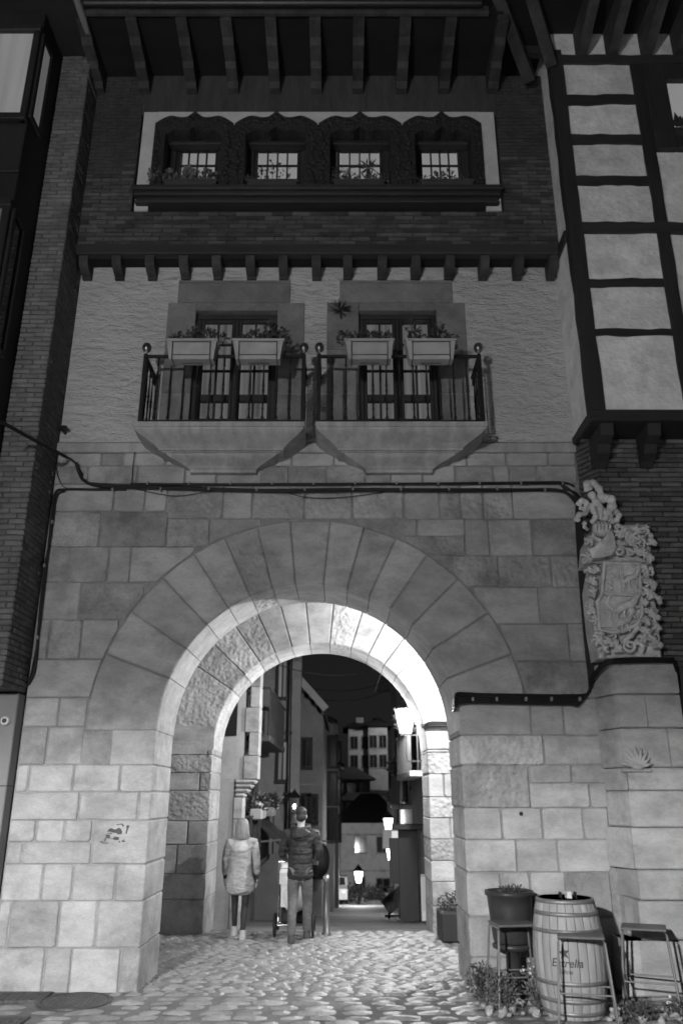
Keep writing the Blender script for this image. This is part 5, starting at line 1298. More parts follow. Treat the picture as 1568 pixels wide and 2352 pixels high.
# slanting rack standing in the street
c = at(912, 2112, 21.0); z0 = gz(21); t = thing('street_rack', (c.x, 21, z0), 'dark slanting rack standing in the street on the right', 'rack')
m = MB(); m.bar((c.x-.28,21,z0+.22), (c.x+.42,21,z0+.75), .10, .35); m.build('slope_board', M['timber'], t)
for dx_, hh in ((-.2,.26),(.3,.62),(.05,.44)): m = MB(); m.bar((c.x+dx_,20.9,z0), (c.x+dx_,20.9,z0+hh), .05); m.build('leg', M['iron'], t)
m = MB(); m.bar((c.x-.3,20.9,z0+.06),(c.x+.45,20.9,z0+.06), .05); m.build('foot_rail', M['iron'], t)
# far white house across the crossing
Yh = 62.0; zb, ze_ = gz(Yh)-.2, zat(1890, Yh); x0, x1 = xat(781,1960,Yh), xat(925,1960,Yh)
t = thing('far_house', ((x0+x1)/2, Yh+3, zb), 'white two-storey house with dark hipped roof facing the street end', 'house')
m = MB(); m.box(x0, x1, Yh, Yh+8, zb, ze_); m.build('wall', M['white_clad'], t)
zr_ = zat(1848, Yh); m = MB(); a = [(x0-.6,Yh-.6,ze_),(x1+.6,Yh-.6,ze_),(x1+.6,Yh+8.6,ze_),(x0-.6,Yh+8.6,ze_)]; m.add(a+[(x0+1.6,Yh+4,zr_+.8),(x1-1.6,Yh+4,zr_+.8)], [(3,2,1,0),(0,1,5,4),(2,3,4,5),(1,2,5),(3,0,4)]); m.build('roof', M['rooftile'], t)
for x, y0, y1, w_ in ((828, 1922, 1958, .8), (878, 1922, 1958, .8), (826, 2015, 2060, .7), (880, 2018, 2058, .9)):
    p = at(x, y1, Yh); f = face_window(t, p.x, Yh, p.z, w_, zat(y0,Yh)-p.z, 'f', frame='stone_dark')
for y in (1915, 1998): z = zat(y, Yh); m = MB(); m.box(x0-.02, x1+.02, Yh-.06, Yh-.001, z-.12, z); m.build('band', M['stone_dark'], t)
# low wall and hedge in front of it
m = MB(); m.bbox(-6, 6, 58.0, 58.4, gz(58)-.2, gz(58)+.6, .03); tag(m.build('garden_wall', M['stone_dark']), 'low dark garden wall in front of the far white house', 'wall')
m = MB(); random.seed(9)
for i in range(16): foliage(m, (-5+i*.72, 57.6+random.uniform(-.2,.2), gz(57.6)+.55), .6, .4, .6*random.uniform(.6,1.2), 130, .22, .3, .7)
tag(m.build('hedge', M['hedge']), 'ragged dark hedge along the garden wall at the street end', 'hedge')
# parked car lights at the far crossing
c = at(768, 2032, 55); z0 = gz(55); t = thing('parked_car', (c.x, 55, z0), 'pale parked car with a bright headlight at the far crossing', 'car')
m = MB(); m.prism_yz([(54.2,z0+.3),(56.2,z0+.3),(58.2,z0+.35),(58.2,z0+.95),(57.4,z0+1.0),(56.8,z0+1.45),(55.5,z0+1.48),(54.9,z0+1.02),(54.1,z0+.9)], c.x-.8, c.x+.8); m.build('body', M['white_clad'], t)
m = MB(); m.add([(c.x-.68,54.93,z0+1.05),(c.x+.68,54.93,z0+1.05),(c.x+.62,55.42,z0+1.44),(c.x-.62,55.42,z0+1.44)], [(0,1,2,3)]); m.build('windscreen', M['darkglass'], t)
for sx in (-.55, .55):
    m = MB(); m.ball((c.x+sx, 54.1, z0+.72), .14, .05, .10, 10, 6); m.build('headlight', M['bulb' if sx < 0 else 'camwhite'], t)
    for yy in (54.8, 57.4): m = MB(); m.lathe([(.3,-.1),(.32,-.05),(.32,.05),(.3,.1)], (0,0,0), 14); m.xform(Matrix.Translation((c.x+sx*1.35, yy, z0+.32)) @ Matrix.Rotation(R(90), 4, 'Y')); m.build('wheel', M['iron'], t)
lantern((9.6, 96, 12.5), 1.3, 'added post lantern, out of view, that lights the hill houses', post=0.0, power=5000)  # added lamp, hidden from the camera, put in to brighten the hill houses
# houses on the hillside
hs = [(846, 890, 1668, 1800, 105, 'white_clad', 'pale tall house highest on the hill with dark roof', True), (800, 852, 1672, 1800, 106, 'white_clad', 'pale tall house on the hill, left half with a chimney', True),
      (764, 850, 1790, 1850, 90, 'grey_clad', 'low house with broad dark roof below the tall hill houses', True), (772, 888, 1838, 1900, 80, 'grey_clad', 'long terrace house with a row of windows above the far white house', False)]
for k, (xa, xb, ya, yb, Yh, mat, lab, hip) in enumerate(hs):
    x0, x1 = xat(xa,(ya+yb)/2,Yh), xat(xb,(ya+yb)/2,Yh); z1, z0 = zat(ya,Yh), zat(yb,Yh)
    t = thing('hill_house', ((x0+x1)/2, Yh, z0), lab, 'house', 'houses on the hillside'); m = MB(); m.box(x0, x1, Yh, Yh+9, z0-4, z1); m.build('wall', M[mat], t)
    m = MB(); zr_ = z1+(1.4 if hip else .7); m.add([(x0-.7,Yh-.7,z1),(x1+.7,Yh-.7,z1),(x1+.7,Yh+9.7,z1),(x0-.7,Yh+9.7,z1),(x0+1.5,Yh+4,zr_),(x1-1.5,Yh+4,zr_)], [(3,2,1,0),(0,1,5,4),(2,3,4,5),(1,2,5),(3,0,4)]); m.build('roof', M['rooftile'], t)
    nw = 2 if k < 2 else 3 if k == 2 else 6
    for j in range(nw):
        for zf in ((.62, .28) if k < 2 else (.45,)):
            zz = z0+(z1-z0)*zf; face_window(t, x0+(x1-x0)*(j+.5)/nw, Yh, zz, .9, min(1.5, (z1-z0)*.4), 'f', frame='stone_dark')
    if k == 1: m = MB(); m.bbox(x0+1, x0+2, Yh+2, Yh+3, z1-.5, z1+1.5, .05); m.build('chimney', M['grey_clad'], t)

# ================================================================= bollard by the man
c = at(749, 2148, 13.35); z0 = gz(13.35); t = thing('bollard', (c.x, 13.35, z0), 'grey metal bollard standing right of the man', 'bollard')
m = MB(); m.lathe([(.07,-.02),(.07,.02),(.05,.03),(.047,.70),(.055,.71),(.055,.75),(.05,.76)], (c.x,13.35,z0), 14); m.build('post', M['bollard'], t)
m = MB(); m.lathe([(.056,.76),(.05,.79),(.03,.81),(.006,.815)], (c.x,13.35,z0), 14); m.build('cap', M['chrome'], t)

# ================================================================= people
def skin_mesh(name, J, E, root, sub=2):
    """J: {joint: (pos, radius)}; E: list of joint pairs; one continuous surface grown round the skeleton"""
    names = list(J); idx = {n: i for i, n in enumerate(names)}
    me = bpy.data.meshes.new(name+'_skeleton'); me.from_pydata([J[n][0] for n in names], [(idx[a], idx[b]) for a, b in E], []); me.update()
    o = bpy.data.objects.new(name+'_skeleton', me); col.objects.link(o)
    o.modifiers.new('skin', 'SKIN')
    for i, n in enumerate(names):
        r = J[n][1]; me.skin_vertices[0].data[i].radius = r if isinstance(r, tuple) else (r, r)
        me.skin_vertices[0].data[i].use_root = (n == root)
    sb = o.modifiers.new('sub', 'SUBSURF'); sb.levels = sub; sb.render_levels = sub
    dg = bpy.context.evaluated_depsgraph_get(); dg.update()
    out = bpy.data.meshes.new_from_object(o.evaluated_get(dg)); out.name = name
    for p in out.polygons: p.use_smooth = True
    bpy.data.objects.remove(o); bpy.data.meshes.remove(me); return out
def hand_joints(J, E, side, w, d, s=1.0, curl=.4, out=(1,0,0)):
    """palm and five fingers growing from wrist w along direction d"""
    w = Vector(J[w][0]) if isinstance(w, str) else Vector(w); d = Vector(d).normalized(); o = Vector(out).normalized(); nrm = d.cross(o).normalized()
    pk = 'palm'+side; J[pk] = (tuple(w + d*.055*s), (.030*s, .022*s)); E.append(('wrist'+side, pk))
    for k, (off, L) in enumerate(((-.030,.070),(-.010,.080),(.010,.076),(.028,.060))):
        b = w + d*.095*s + o*off*s; n1, n2 = f'f{k}a{side}', f'f{k}b{side}'; n3 = f'f{k}c{side}'
        J[n1] = (tuple(b), .0095*s); J[n2] = (tuple(b + d*L*.55*s + nrm*curl*.012*s), .0088*s); J[n3] = (tuple(b + d*L*.9*s + nrm*curl*.035*s), .0075*s)
        E += [(pk, n1), (n1, n2), (n2, n3)]
    t1, t2 = 'ta'+side, 'tb'+side; J[t1] = (tuple(w + d*.04*s - o*.045*s + nrm*.01), .011*s); J[t2] = (tuple(w + d*.085*s - o*.060*s + nrm*.018), .0095*s); E += [(pk, t1), (t1, t2)]
def put(me, mat, name, parent, T):
    me.transform(T); me.update(); return link(name, me, M[mat], parent)

def head_parts(t, T, hc, hair, hair_mat, s=1.0, long_hair=False):
    """hair cap, ears and face details round head centre hc (figure looks along +Y)"""
    x, y, z = hc
    m = MB()
    for sx in (-1, 1): m.ball((x+sx*.078*s, y+.0, z-.005), .012*s, .022*s, .032*s, 8, 6)
    m.ball((x, y+.098*s, z-.015), .012*s, .018*s, .022*s, 8, 6)
    m.xform(T); m.build('ears_and_nose', M['skin'], t)
    m = MB()
    for sx in (-1, 1): m.ball((x+sx*.032*s, y+.080*s, z+.012), .012*s, .010*s, .007*s, 8, 6)
    m.bbox(x-.025*s, x+.025*s, y+.080*s, y+.092*s, z-.062, z-.055, .002); m.xform(T); m.build('eyes_and_mouth', M['hair_dark'], t)
random.seed(71)
# --- woman: pale knee-length coat, fur hood, walking away
px, py_ = -1.50, 12.98; z0 = gz(py_)
W = thing('person', (px, py_, z0), 'woman seen from behind in a pale hooded coat and dark leggings, walking', 'person', 'people walking through the arch')
T = Matrix.Translation((px, py_, z0))
J = {'pelvis':((0,0,.88),(.125,.10)), 'waist':((0,0,1.02),(.11,.085)), 'chest':((0,.0,1.20),(.135,.095)), 'neckb':((0,0,1.34),(.06,.055)), 'neck':((0,.01,1.41),(.045,.045)), 'head':((0,.02,1.48),(.068,.078)), 'headt':((0,.015,1.555),(.070,.080)), 'crown':((0,.01,1.60),(.045,.05))}
E = [('pelvis','waist'),('waist','chest'),('chest','neckb'),('neckb','neck'),('neck','head'),('head','headt'),('headt','crown')]
for sx, nm, fy, kb in ((-1,'L',.20,.05), (1,'R',-.20,.10)):
    J['hip'+nm] = ((sx*.085,0,.82),.085); J['knee'+nm] = ((sx*.085,fy*.55+kb,.46),.055); J['calf'+nm] = ((sx*.085,fy*.8,.33),.050); J['ankle'+nm] = ((sx*.085,fy,.085),.034); J['toe'+nm] = ((sx*.09,fy+.13,.04),(.036,.028))
    E += [('pelvis','hip'+nm),('hip'+nm,'knee'+nm),('knee'+nm,'calf'+nm),('calf'+nm,'ankle'+nm),('ankle'+nm,'toe'+nm)]
    J['sh'+nm] = ((sx*.17,0,1.29),.055); J['elb'+nm] = ((sx*.225,-.03,1.02),.042); J['wrist'+nm] = ((sx*.235,.05,.80),.030)
    E += [('chest','sh'+nm),('sh'+nm,'elb'+nm),('elb'+nm,'wrist'+nm)]
    hand_joints(J, E, nm, 'wrist'+nm, (0,.05,-1), .9, .4, (0, sx*-1, 0))
put(skin_mesh('body', J, E, 'pelvis'), 'leggings', 'body', W, T)
# skin parts showing: hands and face are re-covered by thin skins of their own
Jh = {k: (v[0], tuple(r*1.04 for r in v[1]) if isinstance(v[1], tuple) else v[1]*1.05) for k, v in J.items() if k in ('neck','head','headt','crown')}
put(skin_mesh('head', Jh, [('neck','head'),('head','headt'),('headt','crown')], 'neck'), 'skin', 'head', W, T)
for nm in 'LR':
    ks = [k for k in J if k.endswith(nm) and (k.startswith('f') or k.startswith('t') and not k.startswith('toe') or k in ('wrist'+nm,'palm'+nm))]
    Jx = {k: (J[k][0], tuple(r*1.06 for r in J[k][1]) if isinstance(J[k][1], tuple) else J[k][1]*1.08) for k in ks}
    put(skin_mesh('hand', Jx, [e for e in E if e[0] in Jx and e[1] in Jx], 'wrist'+nm), 'skin', 'hand', W, T)
Jc = {'hem':((0,-.01,.55),(.215,.175)), 'hem2':((0,-.015,.66),(.235,.185)), 'hip':((0,-.02,.82),(.225,.175)), 'waist':((0,0,1.0),(.175,.135)), 'chest':((0,0,1.18),(.185,.14)), 'shl':((0,0,1.31),(.13,.11)), 'neck':((0,0,1.37),(.075,.075))}
Ec = [('hem','hem2'),('hem2','hip'),('hip','waist'),('waist','chest'),('chest','shl'),('shl','neck')]
for sx, nm in ((-1,'L'),(1,'R')):
    Jc['s'+nm] = ((sx*.185,0,1.285),.072); Jc['m'+nm] = ((sx*.215,-.02,1.15),.066); Jc['e'+nm] = ((sx*.235,-.03,1.01),.060); Jc['w'+nm] = ((sx*.24,.04,.82),.046); Ec += [('shl','s'+nm),('s'+nm,'m'+nm),('m'+nm,'e'+nm),('e'+nm,'w'+nm)]
put(skin_mesh('coat', Jc, Ec, 'waist'), 'coat', 'coat', W, T)
m = MB(); n = 22
for j in range(5):
    P_ = [(.115*math.cos(2*math.pi*i/n)*(1.05-.10*j), -.02+.10*math.sin(2*math.pi*i/n)*(1-.08*j), 1.235+.022*j-.05*max(0,-math.sin(2*math.pi*i/n))) for i in range(n+1)]; m.tube(P_, .040, 7)
m.ball((0,-.095,1.215), .125, .06, .085, 14, 10); m.xform(T); m.build('fur_hood', M['fur'], W)
m = MB()
m.lathe([(.02,1.625),(.06,1.612),(.088,1.575),(.094,1.52),(.098,1.45),(.108,1.38),(.118,1.345),(.10,1.335)][::-1], (0,-.005,0), 24, 1, 1.0)
for i in range(70):
    a = random.uniform(math.pi*1.0, 2*math.pi); r_ = .10; m.tube([(.05*math.cos(a), -.005+.05*math.sin(a), 1.61), (.092*math.cos(a), -.005+.095*math.sin(a), 1.54), (.102*math.cos(a), -.005+.10*math.sin(a), 1.43), (.122*math.cos(a+.1), -.01+.11*math.sin(a), 1.33+random.uniform(-.02,.02))], [.005,.008,.008,.003], 5)
m.xform(T); m.build('hair', M['hair_fair'], W)
head_parts(W, T, (0,.02,1.51), None, None, .9)
for nm in 'LR':
    a = Vector(J['ankle'+nm][0]); m = MB(); m.lathe([(.05,0),(.052,.02),(.045,.06),(.040,.13)], (a.x,a.y,0), 12); m.ball((a.x,a.y+.09,.03), .042, .10, .034, 12, 8); m.xform(T); m.build('shoe', M['shoe_light'], W)

# --- man: dark hooded jacket, grey jeans, pushing a pram
px, py_ = -.60, 12.68; z0 = gz(py_)
MN = thing('person', (px, py_, z0), 'man seen from behind in a dark hooded jacket and jeans, pushing a pram', 'person', 'people walking through the arch')
T = Matrix.Translation((px, py_, z0))
J = {'pelvis':((0,0,.95),(.135,.105)), 'waist':((0,0,1.08),(.135,.10)), 'chest':((0,.02,1.29),(.165,.11)), 'neckb':((0,.02,1.46),(.07,.06)), 'neck':((0,.03,1.53),(.055,.055)), 'head':((0,.045,1.60),(.072,.085)), 'headt':((0,.04,1.68),(.074,.088)), 'crown':((0,.03,1.735),(.05,.055))}
E = [('pelvis','waist'),('waist','chest'),('chest','neckb'),('neckb','neck'),('neck','head'),('head','headt'),('headt','crown')]
for sx, nm, fy, kb in ((-1,'L',-.20,.10), (1,'R',.20,.05)):
    J['hip'+nm] = ((sx*.095,0,.88),.10); J['knee'+nm] = ((sx*.10,fy*.55+kb,.49),.066); J['calf'+nm] = ((sx*.10,fy*.8,.34),.058); J['ankle'+nm] = ((sx*.10,fy,.09),.042); J['toe'+nm] = ((sx*.11,fy+.15,.045),(.042,.03))
    E += [('pelvis','hip'+nm),('hip'+nm,'knee'+nm),('knee'+nm,'calf'+nm),('calf'+nm,'ankle'+nm),('ankle'+nm,'toe'+nm)]
    J['sh'+nm] = ((sx*.205,.02,1.42),.062); J['elb'+nm] = ((sx*.265,.02,1.14),.050); J['wrist'+nm] = ((sx*.215,.27,1.045),.034)
    E += [('chest','sh'+nm),('sh'+nm,'elb'+nm),('elb'+nm,'wrist'+nm)]
    hand_joints(J, E, nm, 'wrist'+nm, (0,1,-.1), 1.0, 2.2, (sx,0,0))
put(skin_mesh('body', J, E, 'pelvis'), 'skin', 'body', MN, T)
Jt = {'pelvis':((0,0,.94),(.135,.11))}; Et = []
for nm in 'LR':
    Jt['hip'+nm] = (J['hip'+nm][0], .094); Jt['thigh'+nm] = (tuple(Vector(J['hip'+nm][0]).lerp(Vector(J['knee'+nm][0]), .5)), .095); Jt['knee'+nm] = (J['knee'+nm][0], .078); Jt['calf'+nm] = (J['calf'+nm][0], .072); Jt['ank'+nm] = ((J['ankle'+nm][0][0], J['ankle'+nm][0][1], .07), .064)
    Et += [('pelvis','hip'+nm),('hip'+nm,'thigh'+nm),('thigh'+nm,'knee'+nm),('knee'+nm,'calf'+nm),('calf'+nm,'ank'+nm)]
put(skin_mesh('trousers', Jt, Et, 'pelvis'), 'jeans', 'trousers', MN, T)
Jc = {'hem':((0,-.01,.76),(.21,.17)), 'hem2':((0,0,.88),(.21,.165)), 'waist':((0,0,1.08),(.195,.15)), 'chest':((0,.01,1.28),(.215,.16)), 'shl':((0,.02,1.43),(.15,.12)), 'neck':((0,.02,1.51),(.085,.08))}
Ec = [('hem','hem2'),('hem2','waist'),('waist','chest'),('chest','shl'),('shl','neck')]
for sx, nm in ((-1,'L'),(1,'R')):
    Jc['s'+nm] = ((sx*.215,.02,1.40),.084); Jc['m'+nm] = ((sx*.25,.01,1.27),.078); Jc['e'+nm] = ((sx*.275,.02,1.13),.070); Jc['w'+nm] = ((sx*.225,.24,1.05),.048); Ec += [('shl','s'+nm),('s'+nm,'m'+nm),('m'+nm,'e'+nm),('e'+nm,'w'+nm)]
put(skin_mesh('jacket', Jc, Ec, 'waist'), 'jacket', 'jacket', MN, T)
m = MB(); n = 20
for j in range(3):
    P_ = [(.115*math.cos(2*math.pi*i/n), .0+.10*math.sin(2*math.pi*i/n), 1.475+.02*j-.05*max(0,-math.sin(2*math.pi*i/n))) for i in range(n+1)]; m.tube(P_, .038, 7)
m.ball((0,-.115,1.40), .15, .065, .095, 14, 10); m.xform(T); m.build('hood', M['jacket'], MN)
m = MB(); m.ball((0,.018,1.70), .083, .098, .085, 18, 12); m.ball((0,-.025,1.64), .075, .06, .07, 14, 10); m.xform(T); m.build('hair', M['hair_dark'], MN)
head_parts(MN, T, (0,.045,1.645), None, None, 1.0)
for nm in 'LR':
    a = Vector(J['ankle'+nm][0]); m = MB(); m.lathe([(.052,0),(.055,.03),(.05,.08),(.045,.10)], (a.x,a.y,0), 12); m.ball((a.x,a.y+.10,.035), .048, .115, .038, 12, 8); m.xform(T); m.build('shoe', M['shoe'], MN)

# --- pram
px, py_ = -.70, 13.28; z0 = gz(py_)
PR = thing('pram', (px, py_, z0), 'pram with pale cover and dark wheels pushed by the man', 'pram')
T = Matrix.Translation((px, py_, z0))
def pb(m, nm, mat): m.xform(T); return m.build(nm, M[mat], PR)
m = MB()
for sx in (-.24, .24):
    m.tube([(sx,-.30,1.02),(sx,-.12,.72),(sx,.18,.36),(sx,.42,.12)], .013, 8); m.tube([(sx,.06,.52),(sx,-.14,.30),(sx,-.22,.16)], .012, 8); m.tube([(sx,-.22,.16),(sx,.42,.14)], .010, 8)
m.tube([(-.24,-.30,1.02),(.24,-.30,1.02)], .018, 8); m.tube([(-.26,-.22,.16),(.26,-.22,.16)], .012, 8); m.tube([(-.26,.42,.12),(.26,.42,.12)], .012, 8); pb(m, 'frame', 'chrome')
m = MB(); m.prism_yz([(-.16,.42),(.34,.36),(.46,.52),(.40,.60),(.05,.52),(-.10,.92),(-.16,.92)], -.21, .21); pb(m, 'seat', 'pram')
m = MB()
nseg = 9
for i in range(nseg):
    a0, a1 = R(5+i*14), R(5+(i+1)*14); r_ = .34
    m.add([(-.225,.06-r_*math.cos(a0)*.9,.68+r_*math.sin(a0)),(.225,.06-r_*math.cos(a0)*.9,.68+r_*math.sin(a0)),(.225,.06-r_*math.cos(a1)*.9,.68+r_*math.sin(a1)),(-.225,.06-r_*math.cos(a1)*.9,.68+r_*math.sin(a1))], [(0,1,2,3)])
    for sx in (-.225,.225): m.add([(sx,.06,.68),(sx,.06-r_*math.cos(a0)*.9,.68+r_*math.sin(a0)),(sx,.06-r_*math.cos(a1)*.9,.68+r_*math.sin(a1))], [(0,1,2)])
pb(m, 'canopy', 'pram_light')
m = MB(); m.prism_yz([(-.24,.40),(-.17,.40),(-.14,.86),(-.20,.86)], -.20, .20); m.ball((0,-.20,.52), .19, .08, .20, 14, 10); pb(m, 'back_cover', 'pram_light')
m = MB(); m.bbox(-.2, .2, -.14, .26, .16, .34, .04); pb(m, 'basket', 'pram')
for sx in (-.28, .28):
    for yy, r_ in ((-.22,.15),(.42,.12)):
        m = MB(); m.tube([(sx, yy+r_*math.cos(2*math.pi*i/20), r_+r_*math.sin(2*math.pi*i/20)*.98+.012) for i in range(21)], .018, 7, cap=False); wt = pb(m, 'wheel', 'pram')
        m = MB()
        for i in range(3): a = math.pi*i/3; m.bar((sx,yy-r_*math.cos(a),r_+.012-r_*math.sin(a)), (sx,yy+r_*math.cos(a),r_+.012+r_*math.sin(a)), .01)
        m.xform(T); m.build('spokes', M['chrome'], wt)

# ================================================================= bar corner at the right
random.seed(81)
bxc, byc = 2.10, 8.30
BA = thing('barrel', (bxc, byc, 0), 'pale oak wine barrel used as a table against the right pier', 'barrel')
def br(z):  return .262 + .062*(1-((z-.475)/.475)**2)
ns = 24
for k in range(ns):
    a0, a1 = 2*math.pi*(k+.03)/ns, 2*math.pi*(k+.97)/ns; m = MB(); vs = []; nz = 12
    for i in range(nz+1):
        z = .95*i/nz; r_ = br(z)+random.uniform(-.001,.001)
        for a, rr in ((a0, r_-.003), (a0*.7+a1*.3, r_), (a0*.3+a1*.7, r_), (a1, r_-.003)): vs.append((bxc+rr*math.cos(a), byc+rr*math.sin(a), z))
    m.add(vs, [(i*4+j, i*4+j+1, (i+1)*4+j+1, (i+1)*4+j) for i in range(nz) for j in range(3)], True); m.build('stave', M['barrel'], BA)
m = MB(); m.lathe([(.250,.02),(.250,.90),(.0,.905)], (bxc,byc,0), 32); m.build('head', M['timber'], BA)
m = MB(); m.lathe([(.262,.951),(.262,.945),(.242,.945),(.242,.955)][::-1], (bxc,byc,0), 32); m.build('rim', M['barrel'], BA)
for z in (.03, .13, .27, .68, .82, .92):
    m = MB(); r0, r1 = br(z)+.004, br(z+.035)+.004; m.lathe([(r0-.006,z),(r0,z),(r1,z+.035),(r1-.006,z+.035)], (bxc,byc,0), 40); m.build('hoop', M['hoop'], BA)
# star and lettering painted on the staves
def on_barrel(u, z): a = -math.pi/2 - .38 + u/.325; r_ = br(z)+.0035; return (bxc+r_*math.cos(a), byc+r_*math.sin(a), z)
sc = (-.005, .535); m = MB(); st = []
for i in range(10):
    a = math.pi/2+i*math.pi/5+.15; r_ = .058 if i % 2 == 0 else .024; st.append((sc[0]+r_*math.cos(a), sc[1]+r_*math.sin(a)))
m.add([on_barrel(*sc)]+[on_barrel(*p) for p in st], [(0,1+i,1+(i+1)%10) for i in range(10)]); m.build('painted_star', M['paint'], BA)
def text_on(txt, size, u0, z0_, name, shear=.25):
    cu = bpy.data.curves.new('lettering', 'FONT'); cu.body = txt; cu.size = size; cu.align_x = 'CENTER'; cu.resolution_u = 3; cu.shear = shear; cu.offset = size*.012
    o = bpy.data.objects.new('lettering_tmp', cu); col.objects.link(o); dg = bpy.context.evaluated_depsgraph_get(); dg.update()
    me = bpy.data.meshes.new_from_object(o.evaluated_get(dg)); bpy.data.objects.remove(o)
    bm = bmesh.new(); bm.from_mesh(me); bmesh.ops.triangulate(bm, faces=bm.faces); bm.to_mesh(me); bm.free()
    for v in me.vertices: v.co = Vector(on_barrel(u0+v.co.x, z0_+v.co.y))
    me.materials.clear(); return link(name, me, M['paint'], BA)
text_on('Estrella', .095, .015, .425, 'lettering'); text_on('Galicia', .05, -.01, .372, 'lettering')
# ashtray and napkin holder on the barrel
c = Vector((bxc+.02, byc-.05, .906)); t = thing('napkin_holder', c, 'small black napkin holder on top of the barrel', 'holder'); m = MB(); m.bbox(c.x-.075, c.x+.075, c.y-.045, c.y+.045, c.z, c.z+.012, .004); m.bbox(c.x-.075, c.x-.065, c.y-.045, c.y+.045, c.z+.013, c.z+.10, .003); m.bbox(c.x+.065, c.x+.075, c.y-.045, c.y+.045, c.z+.013, c.z+.10, .003); m.build('holder', M['iron'], t)
m = MB(); m.bbox(c.x-.02, c.x+.025, c.y-.06, c.y+.035, c.z+.013, c.z+.105, .006); m.build('napkins', M['camwhite'], t)
def stool(x, y, rz, label, h=.70, w=.20):
    t = thing('bar_stool', (x, y, 0), label, 'stool', 'metal bar stools'); Tm = Matrix.Translation((x, y, 0)) @ Matrix.Rotation(rz, 4, 'Z')
    m = MB(); m.bbox(-w, w, -w*.85, w*.85, h-.022, h, .008); m.xform(Tm); m.build('seat', M['seat_wood'], t)
    for sx in (-1, 1):
        m = MB(); m.tube([(sx*(w+.045),-w*.95,0),(sx*(w-.005),-w*.72,h-.05),(sx*(w-.012),-w*.66,h-.030),(sx*(w-.012),w*.66,h-.030),(sx*(w-.005),w*.72,h-.05),(sx*(w+.045),w*.95,0)], .011, 7); m.xform(Tm); m.build('leg_loop', M['steel'], t)
    for (a, c_) in (((-w-.028,-w*.87),(w+.028,-w*.87)), ((-w-.028,w*.87),(w+.028,w*.87)), ((-w-.028,-w*.87),(-w-.028,w*.87)), ((w+.028,-w*.87),(w+.028,w*.87))):
        m = MB(); m.tube([(a[0],a[1],.26),(c_[0],c_[1],.26)], .008, 6); m.xform(Tm); m.build('foot_rail', M['steel'], t)
    return t
stool(2.12, 7.93, R(-14), 'square metal bar stool standing right in front of the barrel')
stool(1.66, 8.62, R(8), 'square metal bar stool left of the barrel before the dark pot')
stool(2.84, 8.38, R(-20), 'square metal bar stool right of the barrel by the pilaster')
# dark pot on a pedestal behind the left stool
c = Vector((1.70, 8.93, 0)); t = thing('plant_pot', c, 'large dark round pot on a pedestal left of the barrel', 'planter')
m = MB(); m.lathe([(.17,.48),(.185,.50),(.215,.80),(.225,.90),(.245,.91),(.245,.95),(.225,.95),(.215,.90)], c, 28); m.build('pot', M['pot'], t)
m = MB(); m.lathe([(.10,.0),(.10,.03),(.075,.05),(.07,.40),(.19,.43),(.20,.46),(.18,.475)], c, 20); m.build('pedestal', M['pot'], t)
m = MB(); m.lathe([(.0,.88),(.21,.885)], c, 20); m.build('soil', M['soil'], t)
m = MB(); foliage(m, (c.x+.03,c.y,.95), .12, .10, .05, 120, .035); m.build('foliage', M['leaf'], t)
# leafy ground plants and rubble along the foot of the wall
def ground_plant(x, y, r_, h, n, label, mat='leaf', fl=0):
    t = thing('ground_plant', (x, y, 0), label, 'plant', 'plants at the foot of the right pier')
    m = MB(); foliage(m, (x,y,h*.5), r_, r_*.8, h*.55, int(n*1.7), .042, .5, .4); m.build('foliage', M[mat], t)
    m = MB()
    for i in range(9): a = random.uniform(0,6.28); m.tube([(x,y,0),(x+r_*.7*math.cos(a),y+r_*.6*math.sin(a),h*random.uniform(.5,1))], .005, 5)
    m.build('stems', M['bark'], t)
    if fl: m = MB(); foliage(m, (x,y,h*.8), r_, r_*.8, h*.3, fl, .025, .5, .9); m.build('blossom', M['flower'], t)
ground_plant(1.36, 8.80, .15, .32, 260, 'bushy plant at the corner of the right pier')
ground_plant(1.50, 8.45, .16, .30, 220, 'low leafy plant before the left stool', 'leaf_light')
ground_plant(1.80, 8.38, .13, .40, 180, 'pale flowering plant between the pot and the barrel', 'leaf_light', 40)
ground_plant(2.62, 8.05, .16, .14, 150, 'low leafy plant right of the barrel', 'leaf', 0)
ground_plant(3.02, 8.12, .16, .15, 130, 'low plant with small pale blossom at the bottom right corner', 'leaf', 24)
rm = []
for k in range(5):
    bm = bmesh.new(); bmesh.ops.create_icosphere(bm, subdivisions=2, radius=1)
    for v in bm.verts: v.co *= random.uniform(.75, 1.12)
    me = bpy.data.meshes.new('stone'); bm.to_mesh(me); bm.free(); me.materials.append(M['rock']); rm.append(me)
t = thing('rubble_border', (2.0, 8.25, 0), 'border of pale loose stones along the ground below the barrel and stools', 'stones')
for i in range(90):
    f = random.random(); x = 1.25+2.0*f; y = 8.55-.35*f+random.uniform(-.32,.22); s_ = random.uniform(.018,.05)
    if (x-bxc)**2+(y-byc)**2 < .115 or y < 7.85: continue
    o = bpy.data.objects.new('stone', random.choice(rm)); col.objects.link(o); attach(o, t); o.location = (x, y, s_*.4); o.scale = (s_*random.uniform(.8,1.5), s_, s_*.7); o.rotation_euler = (random.random(), random.random(), random.random()*6)
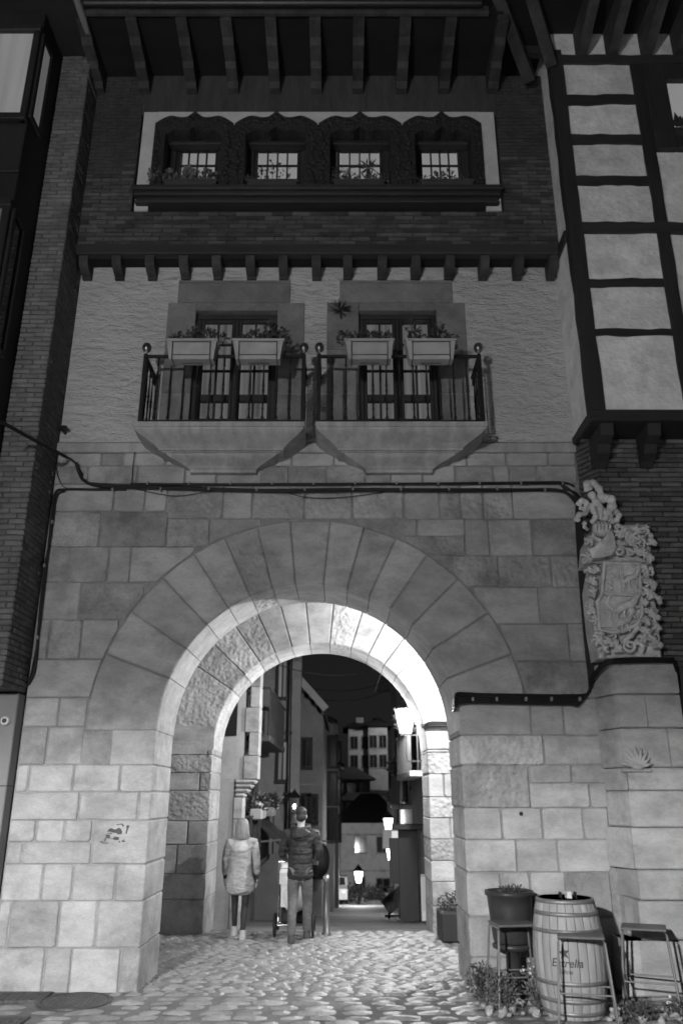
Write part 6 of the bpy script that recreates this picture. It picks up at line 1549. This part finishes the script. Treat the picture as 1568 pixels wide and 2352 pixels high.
# dark planter box in the passage on the right
c = Vector((1.42, 12.7, gz(12.7))); t = thing('planter_box', c, 'dark planter box with shrub inside the passage by the right pier', 'planter')
m = MB(); m.bbox(c.x-.02, c.x+.62, c.y-.2, c.y+.4, c.z, c.z+.38, .02); m.build('box', M['timber'], t); m = MB(); foliage(m, (c.x+.28,c.y+.1,c.z+.46), .30, .26, .16, 520, .05); m.build('foliage', M['pot_dark'], t)
# stencilled figure on the left wall
SG = thing('wall_stencil', at(265, 1918, YF-.014), 'small dark stencil painted on a pale block left of the arch', 'stencil')
ys_ = YF-.014; YY = 0
def gp(zx, zy): p = at((380+zx*.10204)/1.7417, (3270+zy*.10204)/1.7417, YF-.0135); return (p.x, p.z)
for pts in ([(480,560),(560,450),(640,420),(760,470),(820,470),(930,400),(1010,440),(1060,540),(1050,640),(960,670),(880,650),(820,610),(740,600),(690,590),(600,560)], [(440,660),(590,690),(580,790),(620,820),(700,840),(760,760),(940,770),(930,880),(850,890),(740,870),(600,830),(520,810),(430,800)],
            [(400,800),(440,810),(400,940),(360,950)], [(160,930),(260,940),(350,990),(520,990),(540,1010),(420,1030),(260,990)], [(930,940),(980,910),(990,980),(930,990)], [(1040,930),(1120,880),(1200,960),(1060,960)], [(1230,330),(1300,300),(1350,340),(1320,410),(1280,500),(1240,640),(1200,640),(1250,420)], [(830,280),(1060,240),(1130,290),(1120,380),(1080,340),(1040,270),(850,310)], [(490,610),(680,610),(650,650),(500,630)]):
    q = [gp(*p) for p in pts]; ar = sum(q[i][0]*q[(i+1)%len(q)][1]-q[(i+1)%len(q)][0]*q[i][1] for i in range(len(q)))
    if ar < 0: q = q[::-1]
    m = MB(); m.prism_xz(q, ys_, ys_+.012); m.build('painted_mark', M['paint'], SG)
# bolt hole and crack in the right pier
for (x, y, rr, lab) in ((1196, 1869, .022, 'dark drilled hole in the right pier above the pot'),):
    p = at(x, y, YF-.012); t = thing('wall_hole', p, lab, 'hole'); m = MB(); m.lathe([(rr,0),(rr*.9,.004)], (0,0,0), 14); m.xform(Matrix.Translation(p) @ Matrix.Rotation(R(90), 4, 'X')); m.build('rim', M['iron'], t)
